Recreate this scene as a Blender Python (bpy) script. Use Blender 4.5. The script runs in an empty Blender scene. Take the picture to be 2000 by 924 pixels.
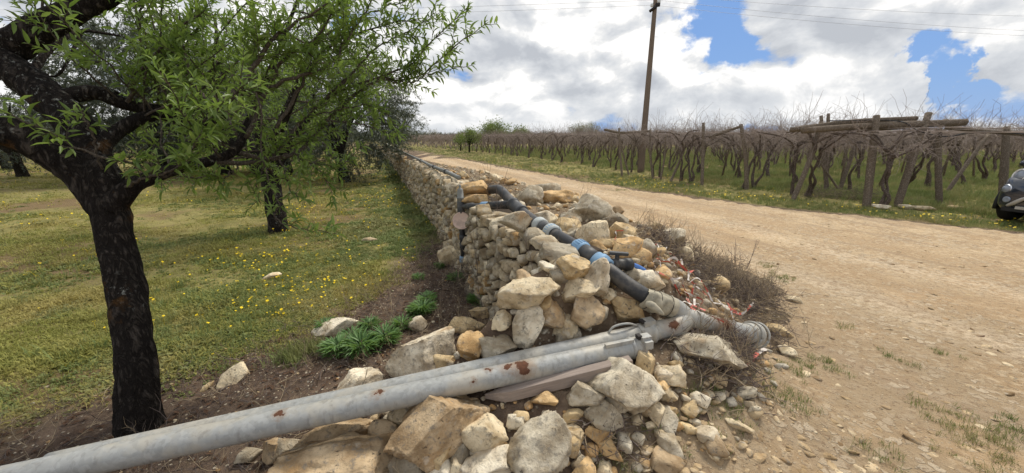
import bpy, math, random
import numpy as np
from mathutils import Vector, Matrix, Euler

# ------------------------------------------------------------------ camera, world, sun, exposure
S = bpy.context.scene
COL = S.collection
F, CXP, CYP, CH = 740.0, 1000.0, 462.0, 1.6
PITCH = math.atan(194.0 / F)
cp, sp = math.cos(PITCH), math.sin(PITCH)
cd = bpy.data.cameras.new('camera')
cd.sensor_width = 36.0
cd.lens = 36.0 * F / 2000.0
cd.clip_start, cd.clip_end = 0.05, 6000
cam = bpy.data.objects.new('camera', cd)
cam.location = (0, 0, CH)
cam.rotation_euler = (math.pi / 2 - PITCH, 0, 0)
COL.objects.link(cam)
S.camera = cam
S.view_settings.view_transform = 'Standard'
S.view_settings.look = 'None'
S.view_settings.exposure = 0.86
S.view_settings.gamma = 1
S.cycles.max_bounces = 6
S.cycles.diffuse_bounces = 3
S.cycles.transparent_max_bounces = 8
S.cycles.use_denoising = True

SUN_EL, SUN_AZ = math.radians(52), math.radians(38)      # azimuth measured from +Y towards +X
sl = bpy.data.lights.new('sun', 'SUN')
sl.energy, sl.angle, sl.color = 1.9, math.radians(11), (1.0, 0.94, 0.84)
so = bpy.data.objects.new('sun', sl)
sdir = Vector((math.sin(SUN_AZ) * math.cos(SUN_EL), math.cos(SUN_AZ) * math.cos(SUN_EL), math.sin(SUN_EL)))
so.rotation_euler = sdir.to_track_quat('Z', 'Y').to_euler()
COL.objects.link(so)


class NG:
    """small helper that writes node graphs as expressions"""
    def __init__(s, nt):
        s.nt = nt
    def n(s, typ, **kw):
        nd = s.nt.nodes.new(typ)
        for k, v in kw.items():
            setattr(nd, k, v)
        return nd
    def put(s, sock, v):
        if isinstance(v, bpy.types.NodeSocket):
            s.nt.links.new(v, sock)
        elif v is not None:
            if isinstance(v, (tuple, list)) and len(v) == 3 and sock.type == 'RGBA':
                v = (*v, 1)
            sock.default_value = v
    def m(s, op, a, b=None, c=None, clamp=False):
        nd = s.n('ShaderNodeMath', operation=op, use_clamp=clamp)
        s.put(nd.inputs[0], a)
        if b is not None: s.put(nd.inputs[1], b)
        if c is not None: s.put(nd.inputs[2], c)
        return nd.outputs[0]
    def vm(s, op, a, b=None):
        nd = s.n('ShaderNodeVectorMath', operation=op)
        s.put(nd.inputs[0], a)
        if b is not None:
            s.put(nd.inputs[3] if op == 'SCALE' else nd.inputs[1], b)
        return nd.outputs['Value'] if op in ('LENGTH', 'DISTANCE', 'DOT_PRODUCT') else nd.outputs[0]
    def mix(s, f, a, b, mode='MIX'):
        nd = s.n('ShaderNodeMix', data_type='RGBA', blend_type=mode)
        s.put(nd.inputs[0], f); s.put(nd.inputs[6], a); s.put(nd.inputs[7], b)
        return nd.outputs[2]
    def noise(s, vec, scale, detail=4, rough=.55, dist=0.0, col=False):
        nd = s.n('ShaderNodeTexNoise')
        s.put(nd.inputs['Vector'], vec)
        nd.inputs['Scale'].default_value = scale
        nd.inputs['Detail'].default_value = detail
        nd.inputs['Roughness'].default_value = rough
        nd.inputs['Distortion'].default_value = dist
        return nd.outputs[1 if col else 0]
    def voro(s, vec, scale, feature='F1', out='Distance', rnd=1.0):
        nd = s.n('ShaderNodeTexVoronoi', feature=feature)
        s.put(nd.inputs['Vector'], vec)
        nd.inputs['Scale'].default_value = scale
        nd.inputs['Randomness'].default_value = rnd
        return nd.outputs[out]
    def ss(s, x, a, b, lo=0.0, hi=1.0):
        nd = s.n('ShaderNodeMapRange', interpolation_type='SMOOTHSTEP')
        s.put(nd.inputs[0], x); nd.inputs[1].default_value = a; nd.inputs[2].default_value = b
        nd.inputs[3].default_value = lo; nd.inputs[4].default_value = hi
        return nd.outputs[0]
    def comb(s, x, y, z):
        nd = s.n('ShaderNodeCombineXYZ')
        s.put(nd.inputs[0], x); s.put(nd.inputs[1], y); s.put(nd.inputs[2], z)
        return nd.outputs[0]
    def sep(s, v):
        nd = s.n('ShaderNodeSeparateXYZ'); s.put(nd.inputs[0], v)
        return nd.outputs
    def attr(s, name, out='Color'):
        nd = s.n('ShaderNodeAttribute', attribute_name=name)
        return nd.outputs[out]
    def pos(s):
        return s.n('ShaderNodeNewGeometry').outputs['Position']
    def bump(s, h, strength=.5, dist=.01, normal=None):
        nd = s.n('ShaderNodeBump')
        nd.inputs['Strength'].default_value = strength
        nd.inputs['Distance'].default_value = dist
        s.put(nd.inputs['Height'], h)
        if normal is not None: s.put(nd.inputs['Normal'], normal)
        return nd.outputs[0]


def ray(x, y):
    X, Y = (x - CXP) / F, (CYP - y) / F
    return np.array([X, cp + Y * sp, Y * cp - sp])
def G(x, y, z=0.0):
    """world point at height z seen at photo pixel x, y"""
    r = ray(x, y); t = (z - CH) / r[2]
    return np.array([0, 0, CH]) + r * t
def T(x, y, t):
    """world point at depth t along the view through photo pixel x, y"""
    return np.array([0, 0, CH]) + ray(x, y) * t
def azel(x, y):
    r = ray(x, y)
    return math.atan2(r[0], r[1]), math.atan2(r[2], math.hypot(r[0], r[1]))

# ---- sky: Nishita sky with a procedural field of cumulus
W = bpy.data.worlds.new('World'); S.world = W; W.use_nodes = True
wt = W.node_tree; wt.nodes.clear(); g = NG(wt)
gen = g.n('ShaderNodeTexCoord').outputs['Generated']
dx, dy, dz = g.sep(gen)[:3]
wv1, wv2, wv3 = g.sep(g.noise(gen, 9.0, 6, .6, col=True))[:3]
AZ = g.m('ADD', g.m('ARCTAN2', dx, dy), g.m('MULTIPLY', g.m('SUBTRACT', wv1, .5), .20))
EL0 = g.m('ARCSINE', dz)
EL = g.m('ADD', EL0, g.m('MULTIPLY', g.m('SUBTRACT', wv2, .5), .12))
sky = g.n('ShaderNodeTexSky', sky_type='NISHITA', sun_disc=False)
sky.sun_elevation, sky.sun_rotation = SUN_EL, SUN_AZ
sky.air_density, sky.dust_density, sky.ozone_density = 1.0, 0.6, 1.5
def gauss(x, y, wx, wy, amp):
    a, e = azel(x, y)
    a2 = azel(x + wx, y)[0]; e2 = azel(x, y - wy)[1]
    ga = g.m('DIVIDE', g.m('SUBTRACT', AZ, a), abs(a2 - a))
    ge = g.m('DIVIDE', g.m('SUBTRACT', EL, e), abs(e2 - e))
    r2 = g.m('ADD', g.m('MULTIPLY', ga, ga), g.m('MULTIPLY', ge, ge))
    return g.m('MULTIPLY', g.m('EXPONENT', g.m('MULTIPLY', r2, -1.0)), amp)
def total(lst):
    o = lst[0]
    for q in lst[1:]: o = g.m('ADD', o, q)
    return o
warp = g.noise(gen, 3.0, 3, .5, col=True)
gv = g.vm('ADD', gen, g.vm('SCALE', g.vm('SUBTRACT', warp, (.5, .5, .5)), .10))
sx, sy, sz = g.sep(gv)[:3]
q0 = g.comb(sx, sy, g.m('MULTIPLY', sz, 1.7))
def dens(q, det=9):
    big = g.noise(q, 3.1, 2, .5)
    fine = g.noise(q, 6.5, det, .56, .15)
    return g.m('ADD', g.m('MULTIPLY', big, .45), g.m('MULTIPLY', fine, .55))
d0 = dens(q0)
d1 = dens(g.vm('ADD', q0, (.022, .012, .05)), 7)
gaps = total([gauss(1395, 55, 62, 62, -.24), gauss(1440, 85, 55, 40, -.13), gauss(1340, 165, 70, 22, -.13),
              gauss(1800, 95, 56, 50, -.36), gauss(1866, 145, 44, 62, -.27), gauss(1890, 235, 80, 20, -.05), gauss(1560, 255, 200, 10, -.10),
              gauss(1372, 70, 24, 18, .16),
              gauss(1790, 165, 52, 45, .22), gauss(1620, 150, 150, 50, .14), gauss(1230, 90, 95, 90, .16),
              gauss(1600, 40, 110, 50, .16), gauss(1965, 120, 55, 70, .16), gauss(1010, 120, 190, 150, .12)])
dd = g.m('ADD', d0, gaps)
cover = g.ss(g.m('ADD', dd, g.m('MULTIPLY', g.m('SUBTRACT', g.noise(q0, 26, 6, .6), .5), .12)), .375, .465)
lit = g.m('ADD', g.m('MULTIPLY', g.m('SUBTRACT', d0, d1), 6.0), .64)
shade = total([gauss(1790, 150, 60, 45, .38), gauss(1650, 125, 110, 28, .32), gauss(1480, 165, 90, 30, .30), gauss(1255, 55, 70, 55, .38), gauss(1120, 40, 80, 30, .32),
               gauss(1000, 190, 130, 40, .22), gauss(1180, 130, 40, 40, -.10), gauss(1600, 55, 200, 42, -.22), gauss(1965, 130, 60, 70, -.16), gauss(900, 140, 70, 60, -.16),
               gauss(1640, 205, 250, 16, -.06), gauss(1100, 100, 60, 25, -.16)])
lit = g.m('ADD', lit, g.m('ADD', shade, g.m('MULTIPLY', g.m('SUBTRACT', g.noise(q0, 4.0, 3), .5), .5)))
lit = g.m('MULTIPLY', lit, 1.0, clamp=True)
ramp = g.n('ShaderNodeValToRGB')
el_ = ramp.color_ramp.elements
el_[0].position = 0.0; el_[0].color = (5.7, 6.0, 6.5, 1)
el_[1].position = 1.0; el_[1].color = (12.0, 11.8, 11.5, 1)
e_ = el_.new(.45); e_.color = (7.5, 7.75, 8.1, 1)
e_ = el_.new(.72); e_.color = (8.9, 9.0, 9.1, 1)
g.put(ramp.inputs[0], lit)
low = g.ss(EL0, 0.0, .13)
cloud = g.mix(g.m('MULTIPLY', g.m('SUBTRACT', 1.0, low), .55), ramp.outputs[0], (8.0, 8.3, 8.7))
skyc = g.mix(.75, sky.outputs[0], (1.9, 3.9, 8.3))
fin = g.mix(cover, skyc, cloud)
bg = g.n('ShaderNodeBackground'); bg.inputs[1].default_value = 0.052
g.put(bg.inputs[0], fin)
wo = g.n('ShaderNodeOutputWorld'); wt.links.new(bg.outputs[0], wo.inputs[0])

# ------------------------------------------------------------------ helpers
def tag(o, label=None, cat=None, group=None, kind=None):
    if label: o['label'] = label
    if cat: o['category'] = cat
    if group: o['group'] = group
    if kind: o['kind'] = kind
    return o
def empty(name, loc, label, cat, group=None):
    o = bpy.data.objects.new(name, None); COL.objects.link(o)
    o.empty_display_size = .1
    o.location = Vector(loc)
    return tag(o, label, cat, group)
def hash01(ix, iy, iz, seed):
    h = (ix.astype(np.int64) * 374761393 + iy.astype(np.int64) * 668265263 + iz.astype(np.int64) * 1274126177 + seed * 974711) & 0xffffffff
    h = ((h ^ (h >> 13)) * 1274126177) & 0xffffffff
    h = ((h ^ (h >> 16)) * 2246822519) & 0xffffffff
    return ((h ^ (h >> 15)) & 0xffffff) / float(0xffffff)
def vnoise(p, seed=0):
    p = np.asarray(p, float)
    if p.shape[-1] == 2: p = np.concatenate([p, np.zeros(p.shape[:-1] + (1,))], -1)
    i = np.floor(p).astype(np.int64); f = p - i; f = f * f * (3 - 2 * f)
    out = 0
    for a in (0, 1):
        for b in (0, 1):
            for c in (0, 1):
                w = (f[..., 0] if a else 1 - f[..., 0]) * (f[..., 1] if b else 1 - f[..., 1]) * (f[..., 2] if c else 1 - f[..., 2])
                out = out + w * hash01(i[..., 0] + a, i[..., 1] + b, i[..., 2] + c, seed)
    return out * 2 - 1
def fbm(p, seed=0, oct=4, gain=.5):
    p = np.asarray(p, float); s = 0; a = 1; t = 0
    for k in range(oct):
        s = s + a * vnoise(p * 2 ** k + 17.3 * k, seed + k); t += a; a *= gain
    return s / t
def sstep(a, b, x):
    t = np.clip((np.asarray(x, float) - a) / (b - a), 0, 1)
    return t * t * (3 - 2 * t)

class MB:
    """collects vertices and faces of ONE mesh object"""
    def __init__(s):
        s.v, s.f, s.c, s.n = [], [], [], 0
    def add(s, v, faces, col=None):
        v = np.asarray(v, float).reshape(-1, 3)
        for f in (faces if isinstance(faces, list) else [faces]):
            f = np.asarray(f, np.int64)
            if f.size: s.f.append(f + s.n)
        s.v.append(v); s.n += len(v)
        c = np.ones((len(v), 4)) if col is None else np.broadcast_to(np.asarray(col, float), (len(v), 4))
        s.c.append(c)
        return s
    def mesh(s, name, mat, smooth=True, off=None):
        me = bpy.data.meshes.new(name)
        v = np.concatenate(s.v)
        if off is not None: v = v - np.asarray(off, float)
        me.vertices.add(len(v)); me.vertices.foreach_set('co', v.astype(np.float32).ravel())
        li = np.concatenate([f.ravel() for f in s.f])
        st, k = [], 0
        for f in s.f:
            st.append(k + np.arange(f.shape[0]) * f.shape[1]); k += f.size
        st = np.concatenate(st)
        me.loops.add(len(li)); me.loops.foreach_set('vertex_index', li.astype(np.int32))
        me.polygons.add(len(st)); me.polygons.foreach_set('loop_start', st.astype(np.int32))
        me.polygons.foreach_set('use_smooth', np.full(len(st), smooth))
        ca = me.color_attributes.new('tint', 'FLOAT_COLOR', 'POINT')
        ca.data.foreach_set('color', np.concatenate(s.c).astype(np.float32).ravel())
        me.update(calc_edges=True)
        if mat: me.materials.append(mat)
        return me
    def build(s, name, mat, parent=None, smooth=True, at=None):
        """world-space vertices -> one object; at = its origin"""
        off = np.zeros(3)
        if at is not None: off = np.asarray(at, float)
        elif parent is not None:
            off = np.array(parent.location)
            if parent.parent is not None: off = off + np.array(parent.parent.location)
        o = bpy.data.objects.new(name, s.mesh(name, mat, smooth, off))
        COL.objects.link(o)
        if parent is not None: o.parent = parent
        elif at is not None: o.location = Vector(off)
        return o

def frames(P):
    P = np.asarray(P, float)
    t = np.gradient(P, axis=0); t /= np.linalg.norm(t, axis=1)[:, None] + 1e-12
    a = np.cross(t[0], [0, 0, 1.0])
    if np.linalg.norm(a) < .1: a = np.cross(t[0], [1.0, 0, 0])
    A = []
    for k in range(len(P)):
        a = a - t[k] * np.dot(a, t[k]); a = a / (np.linalg.norm(a) + 1e-12); A.append(a)
    A = np.array(A)
    return t, A, np.cross(t, A)
def tube(P, R, n=8, cap=True, lump=0.0, seed=0, ls=6.0):
    P = np.asarray(P, float); k = len(P); R = np.broadcast_to(np.asarray(R, float), (k,))
    t, A, B = frames(P)
    th = np.arange(n) * 2 * math.pi / n
    ring = A[:, None, :] * np.cos(th)[None, :, None] + B[:, None, :] * np.sin(th)[None, :, None]
    rr = R[:, None] * np.ones((1, n))
    if lump:
        q = P[:, None, :] + ring * R[:, None, None]
        rr = rr * (1 + lump * fbm(q * ls, seed, 3))
    v = (P[:, None, :] + ring * rr[..., None]).reshape(-1, 3)
    i = np.arange(k - 1)[:, None] * n; j = np.arange(n)[None, :]; j2 = (j + 1) % n
    q = np.stack([i + j, i + j2, i + n + j2, i + n + j], -1).reshape(-1, 4)
    fs = [q]
    if cap:
        v = np.concatenate([v, P[:1], P[-1:]])
        b = k * n; j = np.arange(n); j2 = (j + 1) % n
        fs.append(np.stack([np.full(n, b), j2, j], -1))
        e = (k - 1) * n
        fs.append(np.stack([np.full(n, b + 1), e + j, e + j2], -1))
    return v, fs
def lathe(p0, axis, prof, n=20):
    """revolve (s, r) profile about axis from p0"""
    p0 = np.asarray(p0, float); ax = np.asarray(axis, float); ax = ax / np.linalg.norm(ax)
    a = np.cross(ax, [0, 0, 1.0])
    if np.linalg.norm(a) < .1: a = np.cross(ax, [1.0, 0, 0])
    a /= np.linalg.norm(a); b = np.cross(ax, a)
    th = np.arange(n) * 2 * math.pi / n
    ring = np.cos(th)[:, None] * a + np.sin(th)[:, None] * b
    v = np.concatenate([p0 + ax * s + ring * r for s, r in prof])
    k = len(prof)
    i = np.arange(k - 1)[:, None] * n; j = np.arange(n)[None, :]; j2 = (j + 1) % n
    q = np.stack([i + j, i + j2, i + n + j2, i + n + j], -1).reshape(-1, 4)
    return v, [q]
def box(c, size, ax=None):
    c = np.asarray(c, float); h = np.asarray(size, float) / 2
    v = np.array([[x, y, z] for x in (-1, 1) for y in (-1, 1) for z in (-1, 1)], float) * h
    if ax is not None: v = v @ np.asarray(ax, float)
    f = np.array([[0, 1, 3, 2], [4, 6, 7, 5], [0, 4, 5, 1], [2, 3, 7, 6], [0, 2, 6, 4], [1, 5, 7, 3]])
    return v + c, [f]
def smoothpath(pts, n=24):
    """Catmull-Rom through points"""
    P = np.asarray(pts, float)
    P = np.concatenate([2 * P[:1] - P[1:2], P, 2 * P[-1:] - P[-2:-1]])
    m = len(P) - 3; out = []
    for s in np.linspace(0, m, n):
        i = min(int(s), m - 1); t = s - i
        a, b, c, d = P[i:i + 4]
        out.append(.5 * ((2 * b) + (-a + c) * t + (2 * a - 5 * b + 4 * c - d) * t * t + (-a + 3 * b - 3 * c + d) * t ** 3))
    return np.array(out)
def interp(vals, n):
    return np.interp(np.linspace(0, 1, n), np.linspace(0, 1, len(vals)), vals)
def unit(v):
    v = np.asarray(v, float)
    return v / (np.linalg.norm(v, axis=-1, keepdims=True) + 1e-12)

_ico = {}
def ico(sub):
    if sub not in _ico:
        import bmesh
        bm = bmesh.new(); bmesh.ops.create_icosphere(bm, subdivisions=sub, radius=1.0)
        _ico[sub] = (np.array([v.co[:] for v in bm.verts]), np.array([[v.index for v in f.verts] for f in bm.faces]))
        bm.free()
    return _ico[sub]
def rock(sub, seed, cuts=11, rough=.07, pits=0.0, taper=0.0):
    """unit-sized angular limestone lump"""
    rs = np.random.RandomState(seed)
    v, f = ico(sub); v = v.copy()
    fr = np.linalg.qr(rs.normal(size=(3, 3)))[0]
    pl = [(unit(s * fr[a] + rs.normal(0, .22, 3)), rs.uniform(.50, .72)) for a in range(3) for s in (1, -1)]
    pl += [(unit(rs.normal(size=3)), rs.uniform(.60, .88)) for k in range(cuts)]
    for nrm, dist in pl:
        v = v - np.clip(v @ nrm - dist, 0, None)[:, None] * nrm
    r = 1 + rough * 1.1 * fbm(v * 2.3 + seed, seed, 3, .6) + rough * 1.0 * fbm(v * 6 + seed, seed + 9, 5, .68)
    if sub > 3: r = r - rough * .9 * np.clip(.12 - np.abs(fbm(v * 3.1 + seed * .7, seed + 20, 3, .6)), 0, 1) * 4
    if pits:
        for k in range(int(pits)):
            c = unit(rs.normal(size=3)); c = c * np.max(v @ c)
            d = np.linalg.norm(v - c, axis=1); w = rs.uniform(.09, .24)
            r = r - .22 * np.exp(-(d / w) ** 2) * rs.uniform(.5, 1)
    v = v * r[:, None]
    if taper:
        zz_ = (v[:, 2:3] - v[:, 2].min()) / np.ptp(v[:, 2]); v[:, :2] *= 1 - taper * zz_; v[:, 0] += .25 * zz_[:, 0]
    e = np.ptp(v, axis=0) / 2
    v = (v - (v.max(0) + v.min(0)) / 2) / e
    return v, f

def scatter(name, pts, rot, scl, idx, protos, label, kind='stuff'):
    """countless small things: one object that instances prototype meshes on points"""
    if name + '_kinds' not in bpy.data.collections:
        pc = bpy.data.collections.new(name + '_kinds')
        for k, me in enumerate(protos):
            o = bpy.data.objects.new('%s_kind_%02d' % (name, k), me); pc.objects.link(o)
    pc = bpy.data.collections[name + '_kinds']
    me = bpy.data.meshes.new(name); n = len(pts)
    me.vertices.add(n); me.vertices.foreach_set('co', np.asarray(pts, np.float32).ravel())
    for nm, ty, dat, key in (('rot', 'FLOAT_VECTOR', rot, 'vector'), ('scl', 'FLOAT', scl, 'value'), ('idx', 'INT', idx, 'value')):
        a = me.attributes.new(nm, ty, 'POINT')
        a.data.foreach_set(key, np.asarray(dat, np.int32 if ty == 'INT' else np.float32).ravel())
    o = bpy.data.objects.new(name, me); COL.objects.link(o)
    t = bpy.data.node_groups.new(name, 'GeometryNodeTree')
    t.interface.new_socket('Geometry', in_out='INPUT', socket_type='NodeSocketGeometry')
    t.interface.new_socket('Geometry', in_out='OUTPUT', socket_type='NodeSocketGeometry')
    gi, go = t.nodes.new('NodeGroupInput'), t.nodes.new('NodeGroupOutput')
    ci = t.nodes.new('GeometryNodeCollectionInfo')
    ci.inputs[0].default_value = pc; ci.inputs['Separate Children'].default_value = True; ci.inputs['Reset Children'].default_value = True
    ip = t.nodes.new('GeometryNodeInstanceOnPoints'); ip.inputs['Pick Instance'].default_value = True
    def na(nm, ty):
        nd = t.nodes.new('GeometryNodeInputNamedAttribute'); nd.data_type = ty; nd.inputs[0].default_value = nm
        return nd.outputs[0]
    er = t.nodes.new('FunctionNodeEulerToRotation')
    L = t.links.new
    L(gi.outputs[0], ip.inputs['Points']); L(ci.outputs[0], ip.inputs['Instance'])
    L(na('idx', 'INT'), ip.inputs['Instance Index'])
    L(na('rot', 'FLOAT_VECTOR'), er.inputs[0]); L(er.outputs[0], ip.inputs['Rotation'])
    L(na('scl', 'FLOAT'), ip.inputs['Scale']); L(ip.outputs[0], go.inputs[0])
    md = o.modifiers.new('scatter', 'NODES'); md.node_group = t
    return tag(o, label, kind=kind)

# ------------------------------------------------------------------ materials
def newmat(name, rough=.8, spec=.3):
    m = bpy.data.materials.new(name); m.use_nodes = True
    nt = m.node_tree; nt.nodes.clear(); g = NG(nt)
    b = g.n('ShaderNodeBsdfPrincipled'); b.inputs['Roughness'].default_value = rough
    b.inputs['Specular IOR Level'].default_value = spec
    o = g.n('ShaderNodeOutputMaterial'); nt.links.new(b.outputs[0], o.inputs[0])
    g.b, g.o = b, o
    return m, g
def simple(name, col, rough=.6, spec=.4, metal=0.0, var=.15, vs=30.0, bump=0.0, bs=60.0, dirt=None, coat=0.0):
    m, g = newmat(name, rough, spec)
    p = g.pos()
    nz = g.noise(p, vs, 4)
    c = g.mix(nz, tuple(x * (1 - var) for x in col), tuple(min(1, x * (1 + var)) for x in col))
    if dirt:
        c = g.mix(g.m('MULTIPLY', g.ss(g.noise(p, 9, 5, .65), .48, .66), dirt[1]), c, dirt[0])
    g.put(g.b.inputs['Base Color'], c)
    g.b.inputs['Metallic'].default_value = metal
    g.b.inputs['Coat Weight'].default_value = coat
    if bump:
        g.put(g.b.inputs['Normal'], g.bump(g.noise(p, bs, 4), bump, .004))
    return m
def leafmat(name, dark, light, trans=.35, rough=.45, objrand=False, back=None):
    m, g = newmat(name, rough, .35)
    if objrand:
        r = g.n('ShaderNodeObjectInfo').outputs['Random']
    else:
        r = g.sep(g.attr('tint'))[0]
    c = g.mix(r, dark, light)
    if back:
        c = g.mix(g.m('MULTIPLY', g.n('ShaderNodeNewGeometry').outputs['Backfacing'], .7), c, back)
    g.put(g.b.inputs['Base Color'], c)
    tr = g.n('ShaderNodeBsdfTranslucent'); g.put(tr.inputs[0], g.mix(.5, c, (c and (.28, .42, .06))))
    mx = g.n('ShaderNodeMixShader'); mx.inputs[0].default_value = trans
    g.nt.links.new(g.b.outputs[0], mx.inputs[1]); g.nt.links.new(tr.outputs[0], mx.inputs[2])
    g.nt.links.new(mx.outputs[0], g.o.inputs[0])
    return m
def stonemat(name, wall=False):
    m, g = newmat(name, .92, .15)
    p = g.pos()
    oc = g.n('ShaderNodeObjectInfo')
    tint = g.mix(1.0, oc.outputs['Color'], g.attr('tint'), 'MULTIPLY')
    pr = g.vm('ADD', p, g.vm('SCALE', g.comb(oc.outputs['Random'], oc.outputs['Random'], oc.outputs['Random']), 7.0))
    n1 = g.noise(pr, 7.0, 6, .62)
    n2 = g.noise(pr, 26.0, 6, .7)
    c = g.mix(g.ss(n1, .32, .68), g.mix(1.0, tint, (.44, .375, .29), 'MULTIPLY'), g.mix(1.0, tint, (.95, .91, .82), 'MULTIPLY'))
    c = g.mix(g.m('MULTIPLY', g.ss(g.noise(pr, 4.2, 4, .6), .58, .74), .22 if wall else .50), c, (.46, .25, .085))     # iron stain
    c = g.mix(g.m('MULTIPLY', g.ss(n2, .53, .64), .66), c, (.19, .17, .14))                      # weathering, dark lichen
    sp_ = g.m('SUBTRACT', 1.0, g.m('MULTIPLY', g.ss(g.noise(pr, 55.0, 4, .6, .6), .62, .70), g.ss(g.noise(pr, 6.0, 4, .6), .44, .60)))
    c = g.mix(g.m('MULTIPLY', g.m('SUBTRACT', 1.0, sp_), .8), c, (.09, .08, .065))   # pits
    if wall:
        c = g.mix(g.m('MULTIPLY', g.ss(g.noise(pr, 12, 5, .6), .5, .66), .6), c, (.47, .43, .35))
    else:
        c = g.mix(g.m('MULTIPLY', g.ss(g.noise(pr, 10, 5, .6), .58, .7), .5), c, (.66, .60, .49))
    g.put(g.b.inputs['Base Color'], c)
    h = g.m('ADD', g.m('MULTIPLY', n2, .7), g.m('ADD', g.m('MULTIPLY', sp_, .5), g.m('MULTIPLY', g.noise(pr, 90, 3, .6), .3)))
    g.put(g.b.inputs['Normal'], g.bump(h, .9, .016))
    return m
M = {}
M['stone'] = stonemat('limestone')
M['wallstone'] = stonemat('weathered_limestone', True)
def barkmat(name, c0, c1, spots=0.0, bs=1.0):
    m, g = newmat(name, .95, .1)
    p = g.pos(); x, y, z = g.sep(p)[:3]
    q = g.comb(x, y, g.m('MULTIPLY', z, .35))
    r = g.m('MULTIPLY', g.m('ABSOLUTE', g.m('SUBTRACT', g.noise(q, 24 * bs, 5, .62, .6), .5)), 2.2)
    n = g.noise(q, 34 * bs, 6, .68)
    c = g.mix(g.m('MULTIPLY', g.ss(r, .0, .25), g.ss(n, .3, .7)), c0, c1)
    if spots:
        c = g.mix(g.m('MULTIPLY', g.m('MULTIPLY', g.ss(g.noise(p, 30, 6, .75), .56, .66), g.ss(g.noise(p, 3.0, 3, .5), .48, .62)), spots * 1.6), c, (.42, .43, .39))
        c = g.mix(g.m('MULTIPLY', g.ss(g.noise(p, 5, 4, .6), .62, .72), spots * .5), c, (.30, .14, .03))
    g.put(g.b.inputs['Base Color'], c)
    g.put(g.b.inputs['Normal'], g.bump(g.m('ADD', g.ss(r, 0, .3), g.m('MULTIPLY', n, .8)), .95, .022 / bs))
    return m
M['bark'] = barkmat('almond_bark', (.016, .013, .0115), (.085, .072, .061), .45)
M['bark_thin'] = barkmat('branch_bark', (.09, .075, .06), (.24, .205, .165), .3, 3.0)
M['bark_olive'] = barkmat('olive_bark', (.02, .017, .014), (.085, .072, .058), .3, 1.5)
M['vinewood'] = barkmat('vine_bark', (.11, .085, .07), (.32, .255, .21), .15, 1.8)
M['postwood'] = barkmat('post_wood', (.17, .135, .10), (.42, .345, .265), .3, 2.0)
M['cane'] = simple('vine_cane', (.29, .235, .20), .8, .2, var=.4, vs=3)
M['twig'] = simple('dry_twig', (.145, .115, .10), .9, .1, var=.5, vs=8)
M['straw'] = simple('dry_straw', (.36, .285, .19), .9, .1, var=.4, vs=8)
M['litter'] = simple('dead_leaf', (.10, .058, .036), .9, .1, var=.5, vs=20)
M['leaf'] = leafmat('almond_leaf', (.080, .138, .028), (.225, .305, .082), .42)
M['leaf_part'] = leafmat('almond_leaf_single', (.085, .145, .030), (.24, .32, .088), .42, objrand=True)
M['leaf_olive'] = leafmat('olive_leaf', (.022, .032, .021), (.078, .094, .068), .08, .4, back=(.20, .22, .18))
M['leaf_far'] = leafmat('far_leaf', (.10, .14, .035), (.22, .25, .08), .3)
M['leaf_pale'] = leafmat('pale_bud', (.22, .20, .15), (.40, .37, .28), .2)
def grassmat(name, cols, dry):
    m, g = newmat(name, .6, .2)
    r = g.n('ShaderNodeObjectInfo').outputs['Random']
    p = g.pos()
    c = g.mix(r, cols[0], cols[1])
    n = g.noise(p, .9, 4, .6)
    c = g.mix(g.m('MULTIPLY', g.ss(n, .42, .66), .8), c, dry)
    c = g.mix(g.m('MULTIPLY', g.sep(g.attr('tint'))[0], .35), c, g.mix(.5, c, (.30, .27, .10)))
    g.put(g.b.inputs['Base Color'], c)
    tr = g.n('ShaderNodeBsdfTranslucent'); g.put(tr.inputs[0], c)
    mx = g.n('ShaderNodeMixShader'); mx.inputs[0].default_value = .3
    g.nt.links.new(g.b.outputs[0], mx.inputs[1]); g.nt.links.new(tr.outputs[0], mx.inputs[2])
    g.nt.links.new(mx.outputs[0], g.o.inputs[0])
    return m
M['grass'] = grassmat('grove_grass', ((.20, .215, .045), (.38, .37, .10)), (.44, .36, .13))
M['grass_lush'] = grassmat('lush_grass', ((.125, .175, .050), (.245, .295, .105)), (.33, .30, .13))
M['weed'] = leafmat('weed_leaf', (.075, .16, .05), (.20, .34, .12), .35, objrand=False)
M['petal'] = simple('yellow_petal', (.80, .58, .02), .6, .2, var=.2, vs=2)
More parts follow.
